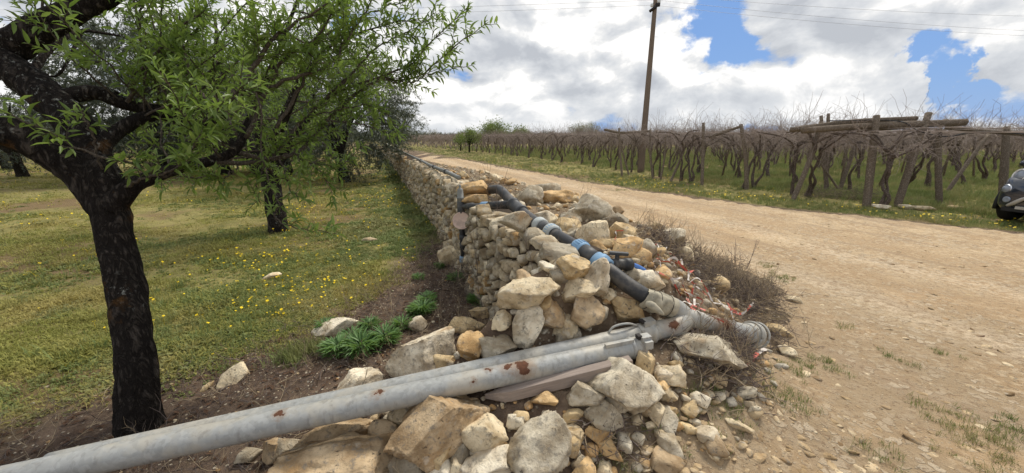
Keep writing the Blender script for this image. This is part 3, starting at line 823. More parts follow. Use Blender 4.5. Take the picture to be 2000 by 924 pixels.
HAND = [
 (1033, 571, 128, 58, CREAM, 'long pale block with a row of pits lying highest on the tumbled heap', -6, 8, .9),
 (1030, 636, 60, 88, WHITE, 'knobbly white upright stone just in front of the long pitted block', 10, 7, .9),
 (917, 638, 78, 37, TAN, 'flat tan block at the grove edge of the heap', 3, 0, .5),
 (920, 679, 54, 62, ORANGE, 'white stone streaked rusty orange beside the pitted boulder', 0, 2, .6),
 (830, 695, 140, 92, WHITE, 'large white boulder with deep round holes behind the long grey pipe', -22, 12, .5),
 (966, 682, 88, 56, GREY, 'rough grey stone between the orange stone and the grey pipes', 0, 4, .5),
 (945, 612, 56, 27, TAN, 'thin tan slab above the flat tan block', -5, 0, .5),
 (978, 626, 44, 37, CREAM, 'small pale triangular stone under the long pitted block', -20, 0, .6),
 (1117, 527, 64, 57, TAN, 'smooth orange-tan block at the broken end of the wall', 12, 0, .9),
 (1167, 540, 52, 76, WHITE, 'white blotched upright stone leaning on the black pipe', 8, 4, .9),
 (1130, 565, 84, 48, CREAM, 'cream shelf-like stone below the orange-tan block', -16, 4, .8),
 (1143, 606, 80, 68, BROWN, 'rough brown-grey boulder in the middle of the heap', 0, 4, .8),
 (1224, 607, 72, 50, TAN, 'buff stone tucked under the black pipe', 10, 0, .5),
 (1103, 636, 52, 52, CREAM, 'cream and orange stone near the middle boulder', -10, 2, .7),
 (1075, 612, 62, 62, BROWN, 'shadowed brown stone between the white upright and the middle boulder', 0, 3, .5),
 (1188, 577, 32, 30, CREAM, 'small rounded pale stone under the black pipe', 0, 0, .6),
 (1225, 757, 138, 98, GREY, 'large grey slanted slab holding up the wooden plank', 24, 3, .6),
 (1258, 716, 40, 60, TAN, 'upright buff stone between the slanted slab and the pipe end', 14, 0, .6),
 (1312, 732, 52, 50, CREAM, 'pale wedge-shaped stone lying under the rusty elbow', 25, 0, .6),
 (1385, 684, 135, 60, GREY, 'wide grey boulder carrying the rusty pipe branch', 6, 4, .45),
 (1060, 780, 58, 30, ORANGE, 'small orange rounded stone under the plank', -8, 0, .6),
 (1143, 772, 66, 46, GREY, 'grey block below the middle of the plank', 12, 2, .6),
 (1178, 812, 78, 60, GREY, 'dark speckled stone in front of the slanted slab', 5, 3, .6),
 (1170, 849, 56, 30, ORANGE, 'yellow-tan flat stone below the speckled stone', 0, 0, .6),
 (943, 850, 98, 72, CREAM, 'tan speckled block beside the pointed grey stone', 5, 5, .7),
 (1050, 862, 118, 122, GREY, 'big pointed grey stone near the heap front', 16, 3, .6),
 (1097, 876, 36, 46, TAN, 'small buff upright stone leaning on the pointed grey stone', 10, 0, .7),
 (900, 893, 44, 54, DARK, 'dark grey stone between the tan speckled block and white pitted rock', 0, 2, .6),
 (955, 908, 112, 66, WHITE, 'white rock with black pits at the heap front', -4, 10, .6),
 (850, 826, 196, 108, BROWN, 'long slanted tan slab under the grey pipe', -26, 4, .6),
 (861, 877, 54, 82, TAN, 'narrow orange-tan stone leaning against the long slanted slab', 28, 1, .7),
 (858, 912, 54, 42, WHITE, 'pale lump in front of the narrow orange-tan stone', 0, 2, .7),
 (672, 902, 246, 92, BROWN, 'broad flat boulder nearest the camera', 3, 6, .5),
 (655, 853, 156, 66, BROWN, 'grey-brown boulder beneath the long pipe', -10, 3, .5),
 (748, 844, 54, 50, BROWN, 'blocky brown stone beside the long slanted slab', 0, 1, .7),
 (792, 806, 66, 48, CREAM, 'cream stone touching the underside of the pipe', -14, 1, .6),
 (800, 893, 78, 54, DARK, 'dark lichened stone beside the broad flat boulder', 5, 2, .5),
 (558, 873, 56, 44, GREY, 'small grey stone under the sloping pipe', 0, 1, .6),
 (531, 884, 34, 46, BROWN, 'reddish-brown stone at the heap foot under the pipe', 10, 1, .6),
 (487, 888, 50, 30, GREY, 'thin grey stone last under the sloping pipe', 10, 1, .6),
 (700, 748, 90, 44, WHITE, 'white stone showing behind the long pipe', -8, 1, .5),
 (548, 802, 34, 18, WHITE, 'low white stone peeping over the long pipe', 0, 0, .5),
 (655, 641, 84, 34, WHITE, 'white flat rock among the green weeds', -14, 2, .4),
 (815, 634, 34, 36, WHITE, 'small white upright stone by the weeds', 18, 2, .5),
 (880, 502, 54, 44, CREAM, 'cream boulder at the foot of the black riser', 5, 4, .6),
 (455, 739, 64, 40, CREAM, 'flat pale slab lying in the bare soil', -38, 0, .1),
 (404, 758, 34, 12, TAN, 'thin buff sliver beside the flat pale slab', -40, 0, .1),
 (531, 541, 34, 16, CREAM, 'pale stone alone in the flowery turf', -10, 0, .3),
 (722, 469, 30, 12, CREAM, 'small pale stone in the turf below the second almond tree', 0, 0, .3),
 (280, 820, 24, 18, CREAM, 'small buff stone at the foot of the dark trunk', 0, 0, .5),
 (946, 556, 60, 26, CREAM, 'low stone at the wall foot under dry stems', 0, 2, .3),
 (1347, 797, 34, 36, TAN, 'tan wedge of stone on the red soil', 20, 0, .5),
 (1302, 772, 40, 22, CREAM, 'pale stone beside the slanted slab, on the red soil', 0, 0, .5),
 (1303, 803, 40, 20, TAN, 'buff flat stone on the red soil below the slab', -5, 0, .4),
 (1378, 773, 32, 18, CREAM, 'small cream stone in the dry brush below the branch pipe', -20, 0, .5),
 (1462, 791, 30, 20, WHITE, 'white stone at the track edge by grass tufts', 0, 0, .4),
 (1442, 831, 54, 16, CREAM, 'flat cream stone beside the grass tufts', 8, 0, .3),
 (1455, 768, 44, 26, GREY, 'greyish lump near the end of the tape strip', -20, 1, .4),
 (1536, 688, 34, 24, CREAM, 'cream stone beyond the pipe branch end', 12, 0, .5),
 (1522, 646, 50, 22, TAN, 'long tan stone beside the pipe branch end', 16, 0, .4),
 (1549, 586, 34, 16, CREAM, 'pale stone on the track edge past the brush', 0, 0, .3),
 (1772, 405, 26, 12, WHITE, 'white stone at the foot of the thick leaning vineyard post', 0, 0, .5),
 (1803, 408, 34, 11, CREAM, 'flat cream stone under the piled logs, toward the car', 0, 0, .5),
 (1868, 407, 30, 11, TAN, 'tan stone in the grass just before the car', 0, 0, .5),
 (1720, 405, 28, 10, WHITE, 'whitish stone at the foot of the thickest gnarled post', 0, 0, .5),
 (1342, 838, 36, 18, TAN, 'little buff stone among weeds at the heap front', 10, 0, .4),
 (1158, 455, 66, 54, CREAM, 'pale triangular stone beside the black pipe', 4, 1, .7),
 (1165, 416, 84, 58, GREY, 'large grey jagged stone on the rubble crest', 20, 3, .5),
 (1213, 457, 56, 46, TAN, 'orange-cream stone below the jagged grey stone', 0, 1, .5),
 (1195, 432, 60, 40, DARK, 'dark grey stone between pale triangle and the track', 20, 1, .5),
 (1090, 386, 92, 30, ORANGE, 'long orange stone on top of the rubble bank', 4, 1, .5),
 (1035, 384, 52, 42, GREY, 'grey stone beside the bend of black pipe', 0, 2, .6),
 (1070, 372, 50, 30, GREY, 'flat grey stone at the far side of the rubble bank', 0, 1, .6),
 (1128, 462, 46, 34, GREY, 'grey stone touching the pale blue collar', 0, 1, .5),
 (1112, 432, 48, 34, DARK, 'dusky stone behind the pale blue collar', 10, 1, .5),
 (1268, 548, 60, 42, WHITE, 'white stone with a rust-orange corner behind the black pipe', 12, 1, .6),
 (1232, 538, 40, 36, GREY, 'small grey stone behind the black pipe near the valve', 0, 0, .5),
 (925, 371, 66, 34, ORANGE, 'orange block on the wall top behind the riser cap', -3, 5, .5),
 (928, 391, 56, 22, ORANGE, 'thin orange-cream stone beneath the orange block', -2, 2, .5),
 (1180, 480, 40, 26, TAN, 'tan stone behind the blue saddle', 0, 0, .5),
 (1006, 431, 64, 40, GREY, 'flat grey slab resting on the wall beside the black pipe', 10, 4, .9),
]
for q in HAND:
    px, py, w, h, tint, lab, roll, pits, lift = q
    k = {}
    if 'slab' in lab and 'flat pale' in lab or 'sliver' in lab: k = dict(deep=.9)
    if 'flat grey slab resting' in lab: k = dict(t=3.02)
    if 'orange block on the wall' in lab: k = dict(t=4.6)
    if 'thin orange-cream' in lab: k = dict(t=4.5)
    stone(px, py, w, h, tint, lab, roll, pits, lift, **k)

PIPE_LINES = []
for pts in ([T(1251, 676, 2.22), T(480, 838, 1.75)], [T(1262, 655, 2.34), T(640, 796, 1.97)], [T(1262, 655, 2.34), T(1318, 639, 2.40), T(1336, 622, 2.45), T(1288, 592, 2.43)], [T(1334, 617, 2.45), T(1420, 641, 2.55), T(1490, 656, 2.70)],
            [T(1288, 592, 2.43), T(1225, 556, 2.46), T(1170, 514, 2.58), T(1118, 479, 2.80), T(1060, 444, 3.30), T(1022, 416, 3.70), T(986, 380, 4.15), T(958, 371, 4.62)]):
    for a, b in zip(pts[:-1], pts[1:]): PIPE_LINES.append((a, b))
def clear_of_pipes(P, r):
    P = np.atleast_2d(P); ok = np.ones(len(P), bool)
    for a, b in PIPE_LINES:
        ab = b - a; s = np.clip(((P[:, :2] - a[:2]) @ ab[:2]) / (ab[:2] @ ab[:2]), 0, 1); q = a + s[:, None] * ab
        d = np.linalg.norm(P[:, :2] - q[:, :2], axis=1)
        ok &= (d > .085 + r) | (P[:, 2] + r < q[:, 2] - .05)
    return ok
# loose rubble: the bigger pieces one by one, the rest uncounted
rs = np.random.RandomState(21)
rub = []
for q in range(12):
    v, f = rock(3, 700 + q, 12, .06)
    rub.append(MB().add(v, [f]).mesh('rubble', M['stone']))
TINTS = [WHITE, WHITE, CREAM, CREAM, TAN, GREY, GREY, BROWN, TAN, CREAM, ORANGE]
cnt = 0
CNAME = ['whitish', 'whitish', 'cream', 'cream', 'tan', 'grey', 'grey', 'brown', 'buff', 'cream', 'orange']
MARKS = [(G(899, 520, 0.0), 'the black standpipe'), (UV(4.3, 1.25), 'the bend of the black pipe'), (UV(3.9, 2.2), 'the far side of the bank'), (UV(3.2, 1.6), 'the pale blue collars'), (UV(4.8, 2.9), 'the jagged grey stone'), (UV(6.5, 1.5), 'the near end of the grey conduit'),
         (UV(8.5, 2.2), 'the farthest part of the bank'), (UV(2.7, 2.0), 'the ball valve'), (UV(6.2, 2.8), 'the track side of the bank'), (UV(10, 1.3), 'the middle of the grey conduit'), (UV(17, 1.3), 'the distant bend of the wall'), (UV(25, 1.3), 'the hanging olive boughs'),
         (T(1050, 862, 1.9), 'the pointed grey stone'), (T(1225, 757, 2.2), 'the large slanted slab'), (T(850, 826, 1.9), 'the long slanted tan slab'), (T(955, 908, 1.8), 'the white rock with black pits'), (T(830, 695, 2.5), 'the pitted white boulder'), (T(1033, 600, 2.6), 'the long pitted block'),
         (T(1143, 606, 2.5), 'the rough brown-grey boulder'), (T(670, 900, 1.7), 'the broad flat boulder'), (T(1380, 675, 2.5), 'the boulder under the rusty branch'), (T(917, 640, 2.9), 'the flat tan block'), (T(1060, 780, 2.1), 'the wooden plank'), (T(943, 850, 1.9), 'the tan speckled block')]
def rubble(x, y, s, lab, grp, flat=1.0):
    global cnt
    o = bpy.data.objects.new('rubble_stone', rub[rs.randint(12)]); COL.objects.link(o)
    z = float(terr(x, y)) + s * .35 * flat
    if not clear_of_pipes(np.array([x, y, z]), s)[0]: COL.objects.unlink(o); bpy.data.objects.remove(o); return
    o.location = (x, y, z); o.scale = (s * rs.uniform(.8, 1.3), s * rs.uniform(.7, 1.1), s * rs.uniform(.55, .9) * flat)
    o.rotation_euler = (rs.normal(0, .3), rs.normal(0, .3), rs.uniform(0, 6.3))
    ti = rs.randint(len(TINTS)); o.color = (*(np.array(TINTS[ti]) * rs.uniform(.85, 1.1)), 1)
    mk = min(MARKS, key=lambda q: (q[0][0] - x) ** 2 + (q[0][1] - y) ** 2)[1]
    shp = 'flat ' if o.scale[2] < .62 * max(o.scale[0], o.scale[1]) else ('blocky ' if o.scale[2] > .8 * o.scale[0] else '')
    tag(o, '%s %s%s %s near %s' % ('larger' if s > .075 else 'small', shp, CNAME[ti], lab, mk), 'stone', grp); cnt += 1
while cnt < 92:
    u, v = 2.3 + 7.5 * rs.rand() ** 1.3, rs.uniform(1.35, 3.3)
    if v > berm_right(u) - .25: continue
    p = UV(u, v); rubble(p[0], p[1], rs.uniform(.045, .12), 'rubble stone on the bank', 'rubble stones on the bank behind the wall')
while cnt < 190:
    x, y = rs.uniform(-1.0, 1.1), rs.uniform(1.4, 3.0)
    u, v = uv(x, y)
    if terr(x, y, False) < .04: continue
    rubble(x, y, rs.uniform(.03, .085), 'stone wedged in the heap', 'small stones wedged in the tumbled heap')
while cnt < 245:
    u, v = 5 + 24 * rs.rand() ** 1.5, rs.uniform(1.12, 1.5)
    p = UV(u, v); rubble(p[0], p[1], rs.uniform(.06, .12), 'stone on the wall top', 'loose stones along the wall top')
# uncounted small rubble and gravel
pm = []
GT = [(.80, .74, .62), (.72, .62, .46), (.62, .50, .34), (.70, .48, .26), (.56, .53, .47)]
for q in range(10):
    v, f = rock(2, 900 + q, 9, .05)
    pm.append(MB().add(v * [1, .8, .6], [f], (*GT[q % 5], 1)).mesh('gravel_piece', M['stone']))
def place(pts_xy, smin, smax, sink, nm, lab, protos, zr=0.35, power=2.0, zoff=None):
    n = len(pts_xy); s = smin + (smax - smin) * rs.rand(n) ** power
    z = terr(pts_xy[:, 0], pts_xy[:, 1]) + s * sink
    if zoff is not None: z = z + zoff
    kq_ = clear_of_pipes(np.column_stack([pts_xy, z]), s); pts_xy, z, s = pts_xy[kq_], z[kq_], s[kq_]; n = len(s)
    rot = np.stack([rs.normal(0, zr, n), rs.normal(0, zr, n), rs.uniform(0, 6.3, n)], -1)
    scatter(nm, np.column_stack([pts_xy, z]), rot, s, rs.randint(0, len(protos), n), protos, lab)
n = 2000
uu, vv = 2.2 + 14 * rs.rand(n) ** 1.6, rs.uniform(1.2, 3.7, n)
k = vv < berm_right(uu) + .1 * rs.rand(n)
a = np.column_stack([D[0] * uu + N_[0] * vv, D[1] * uu + N_[1] * vv])[k]
b = np.column_stack([rs.uniform(-1.5, 1.9, 3000), rs.uniform(1.2, 3.6, 3000)])[:1500]
b = b[(terr(b[:, 0], b[:, 1], False) > -.03) & (road_depth(b[:, 0], b[:, 1]) < .35)]
place(np.concatenate([a, b]), .010, .048, .25, 'rubble_gravel', 'small broken limestone gravel between the stones', pm)
# gravel trodden into the track, thinning out with distance
n = 13000
dd_ = np.exp(rs.uniform(math.log(1.5), math.log(13), n)); az = rs.uniform(-.2, 1.05, n)
c = np.column_stack([dd_ * np.sin(az), dd_ * np.cos(az)])
den = .45 + .55 * fbm(c * .8, 33, 3)
k = (road_depth(c[:, 0], c[:, 1]) > -.1) & (rs.rand(n) < np.clip(den * 1.3 - .1 * (dd_ - 2), .12, 1))
pf = []
RT = [(.70, .56, .38), (.60, .47, .31), (.80, .68, .50), (.46, .35, .23)]
for q in range(8):
    v, f = rock(2, 950 + q, 9, .05)
    pf.append(MB().add(v * [1, .75, .28], [f], (*RT[q % 4], 1)).mesh('flat_gravel', M['stone']))
place(c[k], .006, .048, .02, 'road_gravel', 'flat stones and gravel trodden into the dirt track', pf, zr=.2, power=3.4)
# pebbles in the bare soil of the grove side
c = np.column_stack([rs.uniform(-4.5, .2, 5200), rs.uniform(1.3, 7, 5200)])
uq, vq = uv(c[:, 0], c[:, 1])
k = (vq < .9) & (soil_depth(c[:, 0], c[:, 1]) > -.3 - rs.rand(5200) * .5)
place(c[k][:800], .005, .016, .2, 'soil_pebbles', 'scattered pebbles on the bare soil strip', pm)

# ------------------------------------------------------------------ pipework
FWD, UPV = np.array([0, cp, -sp]), np.array([0, sp, cp])
def proj(P):
    v = np.asarray(P, float) - np.array([0, 0, CH]); t = v @ FWD
    return CXP + F * v[..., 0] / t, CYP - F * (v @ UPV) / t, t
def along(path, px):
    """index on a path whose picture column is px"""
    x = proj(path)[0]
    return int(np.argmin(np.abs(x - px)))
PR = .057
A1, A0 = T(1251, 676, 2.22), T(480, 838, 1.75)
da = unit(A1 - A0)
A00 = A1 - da * 3.4
side = unit(np.cross(da, [0, 0, 1.0]))               # towards the camera
if side[1] > 0: side = -side
up_a = np.cross(side, da); up_a = up_a if up_a[2] > 0 else -up_a
def surf(px, py):
    for t in np.linspace(1.4, 3, 1600):
        w = T(px, py, t) - A1
        if np.linalg.norm(w - da * (w @ da)) < PR: return T(px, py, t)
    return T(px, py, 2)
M['galvA'] = galvmat('galvanised_front', .02, [(surf(1020, 712), .036), (surf(1023, 722), .030), (surf(990, 715), .026), (surf(953, 720), .016), (surf(733, 770), .017), (surf(742, 766), .014), (surf(548, 806), .018), (surf(538, 810), .014), (surf(925, 745), .012)])
pa = empty('galvanised_pipe', A1 - da * 1.0, 'long grey galvanised pipe with rust patches sloping across the stones in front', 'pipe', 'galvanised irrigation pipes')
v, f = tube([A00 + da * s for s in np.linspace(0, 3.4, 60)], PR, 28, lump=.03, seed=4, ls=5)
MB().add(v, f).build('tube', M['galvA'], pa)
M['galv'] = galvmat('galvanised_old', .12)
m = MB(); m.add(*lathe(A1 - da * .075, da, [(0, PR + .001), (.004, PR + .006), (.018, PR + .007), (.024, PR + .002), (.060, PR + .002), (.064, PR + .009), (.080, PR + .009), (.084, PR - .006), (.03, PR - .010)], 28))
m.build('socket_end', M['galv'], pa)
b0 = A1 - da * .235 + side * .020 + up_a * (PR + .004)
m = MB(); m.add(*box(b0 + da * .085, (.175, .022, .022), [da, side, up_a])); m.build('lever', M['galv'], pa, False)
m = MB(); m.add(*box(A1 + da * .012 + side * .022 + up_a * (PR + .006), (.058, .05, .034), [da, side, up_a]))
m.add(*box(A1 + da * .012 + side * .058 + up_a * (PR - .018), (.05, .024, .046), [da, side, up_a])); m.build('latch', M['galv'], pa, False)
m = MB(); m.add(*box(A1 - da * .022 + side * .012 + up_a * (PR + .017), (.024, .035, .022), [da, side, up_a])); m.build('latch_hinge', M['iron'], pa, False)

def behind(px, py, gap=.122):
    best = None
    for t in np.linspace(1.6, 3.2, 1600):
        P = T(px, py, t); w = P - A1; d = np.linalg.norm(w - da * (w @ da))
        if best is not None and d >= gap and d > best: return P
        best = d
    return T(px, py, 2.3)
B1, B0 = behind(1262, 650), behind(640, 789)
db = unit(B1 - B0); B00 = B1 - db * 3.0
pb = empty('galvanised_pipe', B1 - db * .8, 'second grey galvanised pipe lying close behind the long front pipe', 'pipe', 'galvanised irrigation pipes')
M['galvB'] = galvmat('galvanised_dusty', .05, [(T(1160, 660, 2.2), .012)])
v, f = tube([B00 + db * s for s in np.linspace(0, 3.0, 50)], PR, 26, lump=.02, seed=6, ls=5)
MB().add(v, f).build('tube', M['galvB'], pb)
m = MB(); m.add(*lathe(B1 - db * .06, db, [(0, PR + .001), (.003, PR + .008), (.02, PR + .010), (.03, PR + .004), (.07, PR + .004), (.075, PR + .014), (.10, PR + .015), (.105, PR + .004), (.12, PR + .002)], 26)); m.build('socket_end', M['galv'], pb)
sb = side; ub = np.cross(sb, db); ub = ub if ub[2] > 0 else -ub
m = MB(); m.add(*box(B1 + db * .01 + ub * (PR + .016), (.075, .055, .034), [db, sb, ub])); m.build('latch', M['galv'], pb, False)
m = MB(); m.add(*box(B1 - db * .03 + ub * (PR + .028), (.025, .04, .016), [db, sb, ub])); m.build('latch_hinge', M['iron'], pb, False)
hp = smoothpath([B1 - db * .26 + ub * (PR + .0), B1 - db * .22 + ub * (PR + .035), B1 - db * .13 + ub * (PR + .035), B1 - db * .06 + ub * (PR + .004)], 12)
m = MB(); m.add(*tube(hp, .007, 6)); m.build('carry_loop', M['galv'], pb)

# rusty Y piece that joins the pipes to the black main
M['rusty'] = galvmat('rusty_galvanised', .22, [(T(1318, 632, 2.33), .040), (T(1416, 632, 2.49), .055), (T(1395, 626, 2.47), .03)], .85)
pr_ = empty('rusty_pipe_junction', T(1335, 625, 2.42), 'rust-stained galvanised elbow and branch joining the grey pipes to the black main', 'pipe fitting')
el = smoothpath([B1 + db * .045, B1 + db * .13, T(1318, 639, 2.40), T(1336, 622, 2.45), T(1318, 602, 2.46), T(1288, 592, 2.43)], 34)
v, f = tube(el, interp([.060, .060, .062, .064, .062, .060], 34), 22, lump=.02, seed=2); MB().add(v, f).build('elbow', M['rusty'], pr_)
br = smoothpath([T(1334, 617, 2.45), T(1372, 628, 2.47), T(1420, 641, 2.55), T(1462, 651, 2.66)], 30)
v, f = tube(br, .0575, 22, lump=.02, seed=5); MB().add(v, f).build('branch', M['rusty'], pr_)
bd = unit(br[-1] - br[-4])
m = MB(); m.add(*lathe(br[-1] - bd * .03, bd, [(0, .058), (.004, .070), (.03, .072), (.04, .064), (.07, .064), (.075, .082), (.10, .084), (.108, .074), (.108, .058), (.05, .05)], 26)); m.build('coupling', M['galv'], pr_)
m = MB()
for k in range(2):
    th = np.linspace(0, 2 * math.pi, 28); s_ = unit(np.cross(bd, [0, 0, 1.])); q_ = np.cross(s_, bd)
    m.add(*tube(br[-1] + bd * (.02 + .075 * k) + (np.cos(th)[:, None] * s_ + np.sin(th)[:, None] * q_) * (.083 + .005 * k), .008, 6))
m.add(*box(br[-1] + bd * .085 + q_ * -.085 - s_ * .02, (.07, .045, .03), [bd, s_, q_])); m.build('clamp_ring', M['galv'], pr_)
m = MB(); m.add(*lathe(br[-1] + bd * .02, bd, [(0, .0), (0.0, .056)], 20)); m.build('pipe_mouth', M['iron'], pr_)

# black plastic main
bp = smoothpath([T(1272, 586, 2.42), T(1225, 556, 2.46), T(1170, 514, 2.58), T(1118, 479, 2.80), T(1060, 444, 3.30), T(1022, 416, 3.70), T(1000, 396, 3.95), T(986, 380, 4.15), T(974, 370, 4.35), T(958, 371, 4.62)], 80)
pm_ = empty('black_main_pipe', bp[30], 'thick black plastic water pipe with blue collars running along the wall top', 'pipe')
v, f = tube(bp, .052, 22); MB().add(v, f).build('tube', M['blackpipe'], pm_)
def collar(px, mat, name, prof, rr=24, flip=1):
    k = along(bp, px); ax = unit(bp[min(k + 1, 79)] - bp[max(k - 1, 0)]) * flip
    m = MB(); m.add(*lathe(bp[k], ax, prof, rr)); return m.build(name, mat, pm_), k, ax
R0 = .052
nut = [(-.045, R0), (-.043, R0 + .012), (-.03, R0 + .020), (.03, R0 + .022), (.036, R0 + .014), (.044, R0 + .012), (.046, R0)]
collar(1056, M['paleblue'], 'collar', nut)
collar(1065, M['darkpvc'], 'sleeve', [(-.06, R0), (-.058, R0 + .012), (.058, R0 + .012), (.06, R0)])
collar(1078, M['paleblue'], 'collar', [(a * 1.15, b + .003) for a, b in nut])
o, k, ax = collar(1134, M['blue'], 'collar', [(a * 1.1, b) for a, b in nut])
m = MB()
for q in range(22):                                       # grip ribs on the collars
    for px, off in ((1134, .006), (1078, .006)):
        kk = along(bp, px); axx = unit(bp[kk + 1] - bp[kk - 1]); s_ = unit(np.cross(axx, [0, 0, 1.])); q_ = np.cross(s_, axx); th = q / 22 * 6.283
        rd_ = math.cos(th) * s_ + math.sin(th) * q_
        m.add(*box(bp[kk] + rd_ * (R0 + .0215), (.05, .007, .006), [axx, np.cross(axx, rd_), rd_]))
m.build('collar_ribs', M['blue'], pm_, False)
collar(1152, M['darkpvc'], 'sleeve', [(-.06, R0), (-.058, R0 + .010), (.058, R0 + .012), (.06, R0)])
collar(1172, M['blue'], 'saddle', [(-.055, R0), (-.053, R0 + .016), (-.02, R0 + .018), (-.017, R0 + .024), (.017, R0 + .024), (.02, R0 + .018), (.053, R0 + .016), (.055, R0)])
collar(1010, M['darkpvc'], 'tee', [(-.13, R0), (-.128, R0 + .016), (-.09, R0 + .016), (-.088, R0 + .009), (.088, R0 + .009), (.09, R0 + .016), (.128, R0 + .016), (.13, R0)])
k = along(bp, 1174); axm = unit(bp[k + 1] - bp[k - 1]); vd = unit(np.array([.93, .30, -.10]))
val = empty('ball_valve', bp[k] + vd * .10, 'black ball valve with a paddle handle branching off the blue saddle', 'valve')
m = MB(); m.add(*lathe(bp[k] + vd * .05, vd, [(0, .026), (.03, .026), (.032, .040), (.07, .042), (.074, .034), (.10, .038), (.135, .038), (.139, .044), (.185, .044), (.19, .036), (.20, .03), (.20, 0)], 20)); m.build('valve_body', M['blackpipe'], val)
hz = bp[k] + vd * .125
m = MB(); m.add(*lathe(hz + [0, 0, .03], (0, 0, 1), [(0, .016), (.05, .014)], 12)); m.build('stem', M['blackpipe'], val)
hd = unit(np.array([.95, -.15, -.03])); hs = unit(np.cross([0, 0, 1.], hd))
m = MB(); m.add(*box(hz + hd * .01 + [0, 0, .083], (.125, .034, .012), [hd, hs, np.cross(hd, hs)])); m.add(*box(hz + hd * .01 + [0, 0, .077], (.125, .012, .022), [hd, hs, np.cross(hd, hs)])); m.build('handle', M['darkpvc'], val, False)
tp = smoothpath([bp[k] + vd * .24, bp[k] + vd * .30 + [0, 0, -.02], bp[k] + vd * .36 + [0, 0, -.05]], 8)
m = MB(); m.add(*tube(tp, .018, 8)); tag(m.build('blue_hose_stub', M['bluescrap'], at=tp[0]), 'short blue hose stub on the gravel beside the ball valve', 'hose')

# canvas wrap over the joint
wp = smoothpath([T(1256, 578, 2.42), T(1272, 587, 2.42), T(1292, 594, 2.43), T(1312, 602, 2.45)], 26)
v, f = tube(wp, interp([.062, .075, .072, .070, .064], 26), 30, cap=False, lump=.34, seed=9, ls=26)
cw = empty('canvas_wrap', wp[10], 'dirty canvas wrapped and tied round the joint of black and rusty pipe', 'wrapping')
MB().add(v, f).build('cloth', M['canvas'], cw)
fl = np.array([T(1262, 590, 2.33), T(1280, 594, 2.32), T(1300, 612, 2.30), T(1296, 616, 2.29), T(1282, 612, 2.31), T(1268, 602, 2.32)])
m = MB(); m.add(*tube(smoothpath([T(1262, 592, 2.35), T(1278, 600, 2.32), T(1297, 615, 2.30)], 12), interp([.018, .026, .020, .004], 12), 10, lump=.4, seed=3, ls=30)); m.build('flap', M['canvas'], cw)
m = MB()
for s in (5, 12, 20):
    ax = unit(wp[s + 1] - wp[s - 1]); s_ = unit(np.cross(ax, [0, 0, 1.])); q_ = np.cross(s_, ax); th = np.linspace(0, 6.283, 24)
    m.add(*tube(wp[s] + (np.cos(th)[:, None] * s_ + np.sin(th)[:, None] * q_) * .074, .0022, 5))
m.build('tie_wire', M['iron'], cw)

# riser with tan disc, clamps and cross arm
TR = 4.42
rt, rb = T(899, 378, TR), T(904, 524, TR); rb[2] = terr(rb[0], rb[1]) - .02; rb[0], rb[1] = rt[0] + .01, rt[1] + .02
rt = np.array([rt[0], rt[1], rt[2]])
ris = empty('standpipe', rb, 'upright black standpipe with round tan disc and grey cap against the wall', 'standpipe')
ax = unit(rt - rb); L = np.linalg.norm(rt - rb)
def rz_(py): return rb + ax * (L * (524 - py) / (524 - 380.))
m = MB(); m.add(*tube([rb, rb + ax * L * .5, rz_(392)], .032, 16)); m.build('tube', M['blackpipe'], ris)
m = MB(); m.add(*lathe(rz_(396), ax, [(-.03, .040), (0, .042), (.06, .042), (.062, .046), (.075, .046), (.077, .038), (.16, .034), (.175, .026), (.18, .012), (.205, .016), (.22, .010), (.222, 0)], 16)); m.build('cap', M['greypl'], ris)
m = MB(); m.add(*lathe(rz_(420), ax, [(0, .038), (.002, .044), (.20, .044), (.202, .038)], 16)); m.build('tee', M['darkpvc'], ris)
dc = rz_(425); dn = unit(np.array([.10, -1, .30])); dc = dc + dn * .06
m = MB(); m.add(*lathe(dc - dn * .045, dn, [(0, .0), (0, .096), (.04, .103), (.048, .103)], 36)); m.build('disc_rim', M['darkpvc'], ris)
m = MB(); m.add(*lathe(dc + dn * .001, dn, [(0, .103), (.012, .1025), (.016, .098), (.011, .094), (.012, 0.0)], 36)); m.build('disc_face', M['tan'], ris)
for py in (452, 466): 
    m = MB(); m.add(*lathe(rz_(py), ax, [(-.03, .032), (-.028, .039), (.028, .039), (.03, .032)], 16)); m.build('sleeve', M['darkpvc'], ris)
m = MB(); m.add(*lathe(rz_(490), ax, [(-.04, .032), (-.038, .046), (-.01, .050), (.03, .050), (.038, .044), (.04, .032)], 16)); m.build('collar', M['blue'], ris)
m = MB(); m.add(*lathe(rz_(519), ax, [(-.06, .032), (-.058, .05), (.01, .052), (.03, .044), (.035, .032)], 16)); m.build('foot', M['blackpipe'], ris)
a0 = rz_(401); a1 = bp[along(bp, 1003)]
arm = smoothpath([a0, a0 + (a1 - a0) * .5, a1], 20); ad = unit(a1 - a0)
crs = empty('cross_pipe', a0 + ad * .2, 'dark plastic cross pipe with blue collar linking the standpipe to the black main', 'pipe')
m = MB(); m.add(*tube(arm, .029, 14)); m.build('tube', M['darkpvc'], crs)
la = np.linalg.norm(a1 - a0)
for s, mt, nm, w_, e in ((.20, 'darkpvc', 'sleeve', .05, .010), (.48, 'blue', 'collar', .042, .015), (.68, 'blackpipe', 'sleeve', .10, .012), (.88, 'blackpipe', 'sleeve', .05, .016)):
    m = MB(); m.add(*lathe(a0 + ad * la * s, ad, [(-w_, .029), (-w_ + .003, .029 + e), (w_ - .003, .029 + e), (w_, .029)], 16)); m.build(nm, M[mt], crs)
pc = a0 + ad * la * .29; pn = unit(np.array([.25, -1, 0.1]))
v, f = lathe(pc - pn * .045 + [0, 0, -.025], pn, [(0, 0), (0, .05), (.012, .05), (.012, 0)], 18)
v = (v - pc) * [.34, 1, 1.1] + pc
